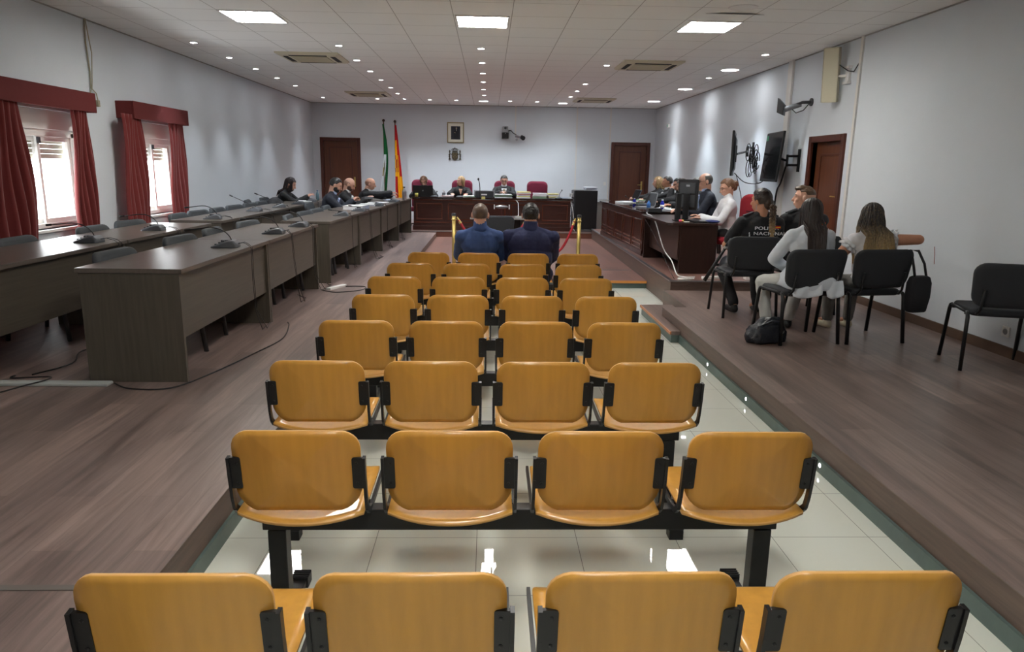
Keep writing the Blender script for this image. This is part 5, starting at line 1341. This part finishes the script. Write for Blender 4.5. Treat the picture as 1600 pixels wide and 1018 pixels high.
# police officers
for t_, I_, m_, r_ in ((T1, I1, blue_shirt, .066), (T2, I2, navy_jumper, .070)):
    ring = lambda h, r, k=1: [I_['nb']+I_['nd']*h+I_['rot'] @ V((r*math.sin(2*PI*j/24), r*k*math.cos(2*PI*j/24)+.004, 0)) for j in range(24)]
    ob('collar', MB().loft([ring(-.02, r_+.022), ring(.02, r_+.012), ring(.055, r_+.004), ring(.088, r_), ring(.086, r_-.006), ring(-.02, r_-.004)], cap=False, close=True), m_, t_, smooth=True)
def lettering(t, I, txt, size, x, z_, yo=-.158, spacing=1.05):
    cu = bpy.data.curves.new('lettering', 'FONT'); cu.body = txt; cu.size = size; cu.extrude = .0012; cu.space_character = spacing; cu.offset = .0006
    o = bpy.data.objects.new('tmp', cu); C.objects.link(o); dg = bpy.context.evaluated_depsgraph_get(); me = bpy.data.meshes.new_from_object(o.evaluated_get(dg)); bpy.data.objects.remove(o)
    for v in me.vertices:
        p = v.co.copy(); X_ = x+p.x*1.45; d = .62*(X_**2)   # follows the curve of the back
        q = I['P'](X_, yo+d-p.z-.0, z_+p.y); v.co = q
    me.materials.append(mat('reflective_white', (235, 235, 238), .5)); o = bpy.data.objects.new('lettering', me); C.objects.link(o); o.parent = t
    return o
def officer_extras(t, I, yo=-.158):
    lettering(t, I, 'POLICIA', .044, -.110, .335, yo); lettering(t, I, 'NACIONAL', .044, -.120, .283, yo)
    P = I['P']
    for k, m_ in ((0, rd), (1, yl), (2, rd)):
        b = MB(); n = 6; r1 = []
        for i in range(n+1):
            X_ = .10+.055*i/n; d = .62*X_*X_
            r1.append([P(X_, yo+d-.002, .364-.009*k), P(X_, yo+d+.004, .364-.009*k), P(X_, yo+d+.004, .373-.009*k), P(X_, yo+d-.002, .373-.009*k)])
        b.loft(r1); ob('flag_patch', b, m_, t)
    for q in (-1, 1):
        a, c = I['SH'][q], I['nb']; p0 = a.lerp(c, .04)+V((0, 0, .068)); p1 = a.lerp(c, .58)+V((0, 0, .070))
        ob('epaulette', MB().tube([p0, p1], [.026, .022], 10, flat=.35, up=(0, 0, 1)), mat('epaulette_cloth', (36, 38, 46), .7), t, bevel=.002)
    s_ = MB(); s_.ell(P(-.155, yo+.024, .30), (.006, .004, .010)); s_.ell(P(-.153, yo+.022, .278), (.007, .004, .012)); s_.ell(P(-.160, yo+.026, .255), (.005, .004, .010))
    ob('sleeve_crest', s_, _m['reflective_white'], t)
t, I = person('police officer in a black uniform shirt with a long blond-tipped braid', (2.72, 7.13, A), R(2), lean=5, sw=.185, belly=1.0, skin=skin_t, top='shirt', topm=blk_cloth, sleeve=.48, hair=('braid', hairmat('hair_officer', (34, 26, 24), (70, 50, 38), 1.05, 1.25)), head=(34, -4, 0),
              hands={-1: (-.16, .32, .62), 1: (.14, .34, .60)}, poles={-1: (-1, -.4, -.5), 1: (.8, -.4, -.6)}, feet={-1: (-.16, .12), 1: (.09, .14)}, knees={-1: (-.2, 1, .6), 1: (.2, 1, .6)}, legm=black_trous, vox=.008, hip_z=.53, s=1.0)
officer_extras(t, I)
b = MB(); b.tube([I['P'](.20, -.05, .36), I['P'](.10, -.155, .22), I['P'](-.05, -.165, .12), I['P'](-.17, -.10, .04)], .007, 6); ob('bag_strap', b, blackpl, t)
ob('earring', MB().cyl(I['hp'](-.088, -.008, -.03), I['hp'](-.09, -.006, -.085), .003), silver, t)
t, I = person('police officer in a black uniform shirt with short fair faded hair, face in profile', (3.28, 7.40, A), R(10), lean=5, sw=.205, belly=1.05, skin=skin_l, top='shirt', topm=blk_cloth, sleeve=.48, hair=('quiff', hairmat('hair_fade', (86, 66, 50), (110, 86, 68))), head=(52, 0, 0),
              hands={-1: (-.12, .30, .56), 1: (.10, .32, .58)}, poles={-1: (-1, -.4, -.5), 1: (.8, -.4, -.6)}, feet={-1: (-.2, .25), 1: (.12, .28)}, legm=black_trous, vox=.008, hip_z=.54, s=1.03)
officer_extras(t, I, -.165)
# woman in a pale blazer, leaning forward
t, I = person('woman in a pale blazer and pale trousers with very long straight dark brown hair', (2.76, 6.03, A), R(-2), lean=11, sw=.160, belly=.98, skin=skin_l, top='jacket', topm=pale_blazer, hair=('long', hairmat('hair_long_dark', (34, 26, 24), (56, 40, 34), .7, 1.2), .50, .06), head=(-14, -12, 0), neck=(10, 6),
              hands={-1: (-.10, .34, .60), 1: (.08, .34, .60)}, poles={-1: (-1, -.1, -.5), 1: (.7, -.3, -.6)}, feet={-1: (-.24, .25), 1: (.05, .50)}, knees={-1: (-.5, 1, .8), 1: (.1, 1, .8)}, legm=pale_trous, vox=.008, hip_z=.52, s=.95, face=False)
b = MB()   # skirt of the blazer spread over the seat
b.loft([[I['H']+V((x*k, y*k-.02, z_)) for x, y in rrect(-.22, .21, -.17, .24, .09, 5)] for z_, k in ((.10, .78), (.03, .95), (-.045, 1.06), (-.055, 1.0), (.0, .6))])
o = ob('blazer_skirt', b, pale_blazer, t, smooth=True)
for x0, x1 in ((-.21, .05), (.075, .22)):
    b = MB().sheet(lambda u, v, x0=x0, x1=x1: I['H']+V((x0+(x1-x0)*u*(1-.08*v), -.17-.055*v+.012*math.sin(9*u+3*v), .03-(.125+.02*math.sin(4*u))*v)), 14, 6)
    ob('blazer_tail', b, pale_blazer, t, smooth=True, solid=.006)
# woman in a white ruffled top, elbow raised on the chair back
t, I = person('woman in a white ruffled top, dark hair fading to blonde, elbow raised', (3.32, 6.12, A), R(8), lean=5, sw=.165, belly=.98, skin=skin_t, top='top', topm=white_shirt, sleeve=.16, hair=('long', hairmat('hair_ombre', (32, 24, 22), (206, 174, 122), .70, 1.02), .42, .21), head=(-6, -3, 0),
              hands={-1: (-.12, .30, .62), 1: (.42, .12, .86)}, poles={-1: (-1, -.4, -.5), 1: (1, -.15, .02)}, arm=1.3, feet={-1: (-.06, .42), 1: (.14, .40)}, legm=grey_trous, vox=.008, hip_z=.50, s=.92, face=False, shoes=mat('cream_shoe', (200, 192, 168), .5))
for q in (-1, 1):
    S_, E_ = I['SH'][q], I['EL'][q]; ax = (E_-S_).normalized(); a = V((0, 0, 1)) if abs(ax.z) < .8 else V((1, 0, 0)); e1 = (a-a.dot(ax)*ax).normalized(); e2 = ax.cross(e1)
    b = MB(); n = 56
    for base, hgt, r0 in ((.02, .045, .060), (.05, .05, .060)):
        rings = []
        for j in range(4):
            v = j/3; rings.append([S_+ax*(base+hgt*v*.6+.007*v*math.sin(9*2*PI*i/n+1))+(e1*math.cos(2*PI*i/n)+e2*math.sin(2*PI*i/n))*(r0+.022*v+.010*v*math.sin(11*2*PI*i/n)) for i in range(n)])
        b.loft(rings, cap=False)
    ob('ruffle', b, white_shirt, t, smooth=True, solid=.003)
# ---- people at the long desks on the left (they face the middle of the room, +X)
L_ = R(-90)
# woman in black by the left wall
t, I = person('woman in black with long dark hair, sitting in profile by the far left wall', (-4.02, 14.0, A), L_, lean=24, sw=.165, skin=skin_l, top='jacket', topm=robe_cloth, hair=('long', hairmat('hair_darkred', (36, 24, 24), (60, 34, 32)), .26, .05), head=(4, -28, 0), neck=(14, 0), s=1.0,
              hands={-1: (-.14, .54, .84), 1: (.10, .58, .84)}, poles={-1: (-.6, -.3, -1), 1: (.6, -.3, -1)}, vox=.010, lower=True)
t, I = person('bearded man in a dark suit reading his phone at the middle desks', (-2.78, 12.35, A), L_, lean=20, sw=.19, skin=skin_l, top='jacket', topm=navy_suit, hair=('short', h_black), head=(8, -26, 0), neck=(8, 0), s=1.03, belly=1.1,
              hands={-1: (-.06, .50, .84), 1: (.10, .50, .86)}, poles={-1: (-.7, -.4, -1), 1: (.7, -.4, -1)}, curl=(70, 70), vox=.010)
beard(t, I, h_black); shirtfront(t, I, lightblue, mat('dark_tie', (40, 44, 70), .6)); cuffs(t, I, lightblue)
ph = MB().box(-.035, .035, -.07, .07, -.004, .004)
o = ob('mobile_phone', ph, blackpl, bevel=.003, loc=(-2.03, 12.40, A+.90)); o.rotation_euler = (R(0), R(-35), R(90)); tag(o, 'black mobile phone in the hands of the bearded man', 'phone')
t, I = person('bald man in a black robe looking down, just beyond the bearded man', (-2.74, 13.45, A), L_, lean=18, sw=.19, skin=skin_l, top='jacket', topm=robe_cloth, robe=True, hair=('fringe', hairmat('hair_shaved', (150, 112, 94), (140, 106, 90))), head=(4, -30, 0), neck=(10, 0), s=1.0, belly=1.1,
              hands={-1: (-.10, .50, .84), 1: (.12, .50, .84)}, poles={-1: (-.7, -.4, -1), 1: (.7, -.4, -1)}, vox=.010)
beard(t, I, hairmat('beard_brown', (70, 46, 38))); shirtfront(t, I, white_shirt)
t, I = person('bald man in a black robe reaching forward at the far end of the middle desks', (-2.58, 14.60, A), L_, lean=22, sw=.19, skin=skin_l, top='jacket', topm=robe_cloth, robe=True, hair=('fringe', hairmat('hair_shaved', (150, 112, 94), (140, 106, 90))), head=(4, -14, 0), neck=(10, 0), s=1.0, belly=1.15,
              hands={-1: (-.10, .62, .86), 1: (-.02, .78, .92)}, poles={-1: (-1, -.3, -.4), 1: (.8, -.2, -.6)}, vox=.010)
shirtfront(t, I, white_shirt); cuffs(t, I, white_shirt)
# chairs for them
dup(gc, (-4.02, 14.0, A), R(-90), 'grey padded chair under the woman in black', 'chairs under the seated lawyers'); dup(gc, (-2.78, 12.35, A), R(-90), 'grey padded chair under the bearded man', 'chairs under the seated lawyers')
dup(gc, (-2.72, 13.45, A), R(-90), 'grey padded chair under the bald man in the middle', 'chairs under the seated lawyers'); dup(gc, (-2.56, 14.6, A), R(-90), 'grey padded chair under the far bald man', 'chairs under the seated lawyers')
dup(gc, (-4.0, 13.0, A), R(-80), 'grey padded chair with a black coat, just before the woman in black', 'grey chairs behind the long desks')
b = MB().ell((-3.83, 13.15, A+.72), (.14, .32, .13), n=18, m=12); o = ob('black_coat', b, robe_cloth, smooth=True); dm = o.modifiers.new('folds', 'DISPLACE'); dm.texture = wtx; dm.strength = .06; tag(o, 'black coat thrown over the chair before the woman in black', 'coat')
# ---- the judges (facing the hall, -Y)
F_ = R(180)
t, I = person('judge with light brown hair bent over a black laptop', (-1.52, 17.36, D), F_, lean=16, sw=.165, skin=skin_l, top='jacket', topm=robe_cloth, robe=True, hair=('bob', h_light, .06, .07), head=(-12, -34, 10), neck=(8, 0), s=.95,
              hands={-1: (-.12, .42, .80), 1: (.12, .42, .80)}, poles={-1: (-1, -.3, -.6), 1: (1, -.3, -.6)}, vox=.010)
t, I = person('judge with blonde hair looking to the side, black robe', (-.66, 17.30, D), F_, lean=8, sw=.17, skin=skin_l, top='jacket', topm=robe_cloth, robe=True, hair=('bob', h_blond, .15, .09), head=(-52, -2, 0), neck=(2, 0), s=.94,
              hands={-1: (-.16, .50, .80), 1: (.20, .48, .80)}, poles={-1: (-1, -.3, -.6), 1: (1, -.3, -.6)}, vox=.010)
ob('badge', MB().ell(I['P'](-.08, .145, .34), (.012, .006, .012)), mat('red_badge', (190, 60, 50), .5), t)
ob('neckline', MB().loft([[I['P'](-.045, .120, .44), I['P'](.045, .120, .44), I['P'](0, .150, .30)], [I['P'](-.045, .09, .45), I['P'](.045, .09, .45), I['P'](0, .10, .30)]]), skin_l, t)
t, I = person('judge with dark hair, glasses and a pale tie, looking down', (.36, 17.32, D), F_, lean=8, sw=.19, skin=skin_l, top='jacket', topm=robe_cloth, robe=True, hair=('short', h_black), head=(0, -18, 0), neck=(4, 0), s=1.0, belly=1.1,
              hands={-1: (-.06, .44, .84), 1: (.10, .44, .84)}, poles={-1: (-1, -.3, -.6), 1: (1, -.3, -.6)}, vox=.010)
glasses(t, I); shirtfront(t, I, white_shirt, mat('olive_tie', (150, 140, 90), .6), .06)
ph = MB().box(-.045, .045, -.03, .03, 0, .012); o = ob('mobile_phone', ph, blackpl, bevel=.003, loc=(.40, 16.72, JT+.115)); tag(o, 'black phone in the hands of the judge with glasses', 'phone')
# ---- people at the side bench (facing -X)
S_ = R(90)
def side(label, x, y, **k): return person(label, (x, y, B), S_, vox=.010, **k)
t, I = side('man with short grey-black hair in a black robe, farthest visible at the side bench', 3.55, 14.0, lean=12, sw=.185, skin=skin_t, top='jacket', topm=robe_cloth, robe=True, hair=('short', hairmat('hair_pepper', (58, 54, 52), (72, 68, 66))), head=(-4, -4, 0), s=.97, hands={-1: (-.12, .55, .76), 1: (.10, .52, .76)})
shirtfront(t, I, white_shirt)
t, I = side('woman with long fair hair half hidden behind the man with grey-black hair', 3.50, 14.75, lean=8, sw=.16, skin=skin_l, top='jacket', topm=robe_cloth, hair=('long', h_blond, .18, .07), head=(0, -6, 0), s=.93, hands={-1: (-.12, .5, .76), 1: (.10, .5, .76)})
t, I = side('woman with black tied hair and glasses resting her chin on her hand', 3.58, 13.25, lean=14, sw=.165, skin=skin_l, top='jacket', topm=robe_cloth, robe=True, hair=('bun', h_black), head=(2, -12, 0), s=.93, hands={-1: (-.04, .24, .96), 1: (.10, .5, .76)}, poles={-1: (-.6, .5, -1)})
glasses(t, I); cuffs(t, I, white_shirt, (-1,))
t, I = side('woman with long brown hair looking down at the side bench', 3.52, 12.65, lean=16, sw=.16, skin=skin_l, top='jacket', topm=robe_cloth, robe=True, hair=('long', hairmat('hair_brownlight', (66, 48, 40), (150, 118, 84), .85, 1.15), .22, .06), head=(4, -24, 0), neck=(6, 0), s=.93, hands={-1: (-.14, .58, .78), 1: (.08, .56, .78)}, poles={-1: (-1, -.2, -.5)})
t, I = side('grey-haired person in a black robe hidden behind the monitor', 3.50, 11.85, lean=10, sw=.185, skin=skin_t, top='jacket', topm=robe_cloth, robe=True, hair=('short', h_grey), head=(0, -6, 0), s=.97, hands={-1: (-.12, .5, .76), 1: (.10, .5, .76)}, belly=1.15)
t, I = side('balding man with glasses in a dark suit and blue tie at the side bench', 3.36, 10.95, lean=9, sw=.19, skin=skin_l, top='jacket', topm=navy_suit, hair=('fringe', h_grey, .088), head=(-4, -10, 0), neck=(2, 0), s=1.04, belly=1.15, hands={-1: (-.12, .42, .74), 1: (.12, .44, .72)}, hip_z=.52)
glasses(t, I); shirtfront(t, I, lightblue, mat('blue_tie', (60, 80, 160), .5), .062)
t, I = side('clerk in a white shirt with tied brown hair and glasses, typing', 3.22, 9.62, lean=5, sw=.165, skin=skin_l, top='collar', topm=white_shirt, hair=('bun', h_light), head=(2, -18, 0), s=.97, hands={-1: (-.14, .40, .70), 1: (.10, .36, .71)}, poles={-1: (-.3, -.6, -1), 1: (.3, -.6, -1)}, curl=(30, 30), feet={-1: (-.12, .25), 1: (.12, .3)})
glasses(t, I, mat('thin_frame', (90, 70, 60), .4))
for i, (x, y, lab) in enumerate(((3.55, 14.0, 'under the man with grey-black hair'), (3.50, 14.75, 'under the fair-haired woman'), (3.58, 13.25, 'under the woman resting her chin'), (3.52, 12.65, 'under the woman with long brown hair'), (3.50, 11.85, 'under the grey-haired person'), (3.42, 10.95, 'under the balding man with glasses'))):
    dup(vc, (x, y, B), R(90), 'black upholstered chair '+lab, 'chairs of the side bench')

# ---------------------------------------------------------------- daylight, camera, world
wd = bpy.data.worlds.new('World'); sc.world = wd; wd.use_nodes = True
bg = wd.node_tree.nodes['Background']; bg.inputs[0].default_value = (.93, .97, 1, 1); bg.inputs[1].default_value = WORLD
for (y0, y1), n in ((W1, 1), (W2, 2)):
    o = area('window_daylight', (XL-.25, (y0+y1)/2, (WZ[0]+1.93)/2), y1-y0, 1, (0, -PI/2, 0), sy=1)
    o.rotation_euler = (0, R(-90), 0); o.data.size = .96; o.data.size_y = y1-y0; o.data.cycles.is_portal = True
f_px = 1120.
pit, yaw, rol = math.atan(246.4/f_px), -math.atan(39.9*math.cos(math.atan(246.4/f_px))/f_px), R(.905)
F = V((-math.sin(yaw)*math.cos(pit), math.cos(yaw)*math.cos(pit), -math.sin(pit)))
R0 = V((math.cos(yaw), math.sin(yaw), 0)); U0 = R0.cross(F)
Rr = R0*math.cos(rol)+U0*math.sin(rol); Uu = U0*math.cos(rol)-R0*math.sin(rol)
cd = bpy.data.cameras.new('camera'); cam = bpy.data.objects.new('camera', cd); C.objects.link(cam)
mw = M((Rr, Uu, -F)).transposed().to_4x4(); mw.translation = (0, 0, 1.64); cam.matrix_world = mw
cd.sensor_width = 36; cd.lens = 36*f_px/1600; cd.clip_start = .05; sc.camera = cam
vs = sc.view_settings; vs.view_transform = 'Standard'; vs.look = 'None'; vs.gamma = 1; vs.use_curve_mapping = False; vs.exposure = EXPO
sc.cycles.max_bounces = 8; sc.cycles.diffuse_bounces = 4; sc.cycles.glossy_bounces = 4; sc.cycles.transmission_bounces = 6; sc.cycles.caustics_reflective = False; sc.cycles.caustics_refractive = False
sc.cycles.sample_clamp_indirect = 6; sc.cycles.use_denoising = True
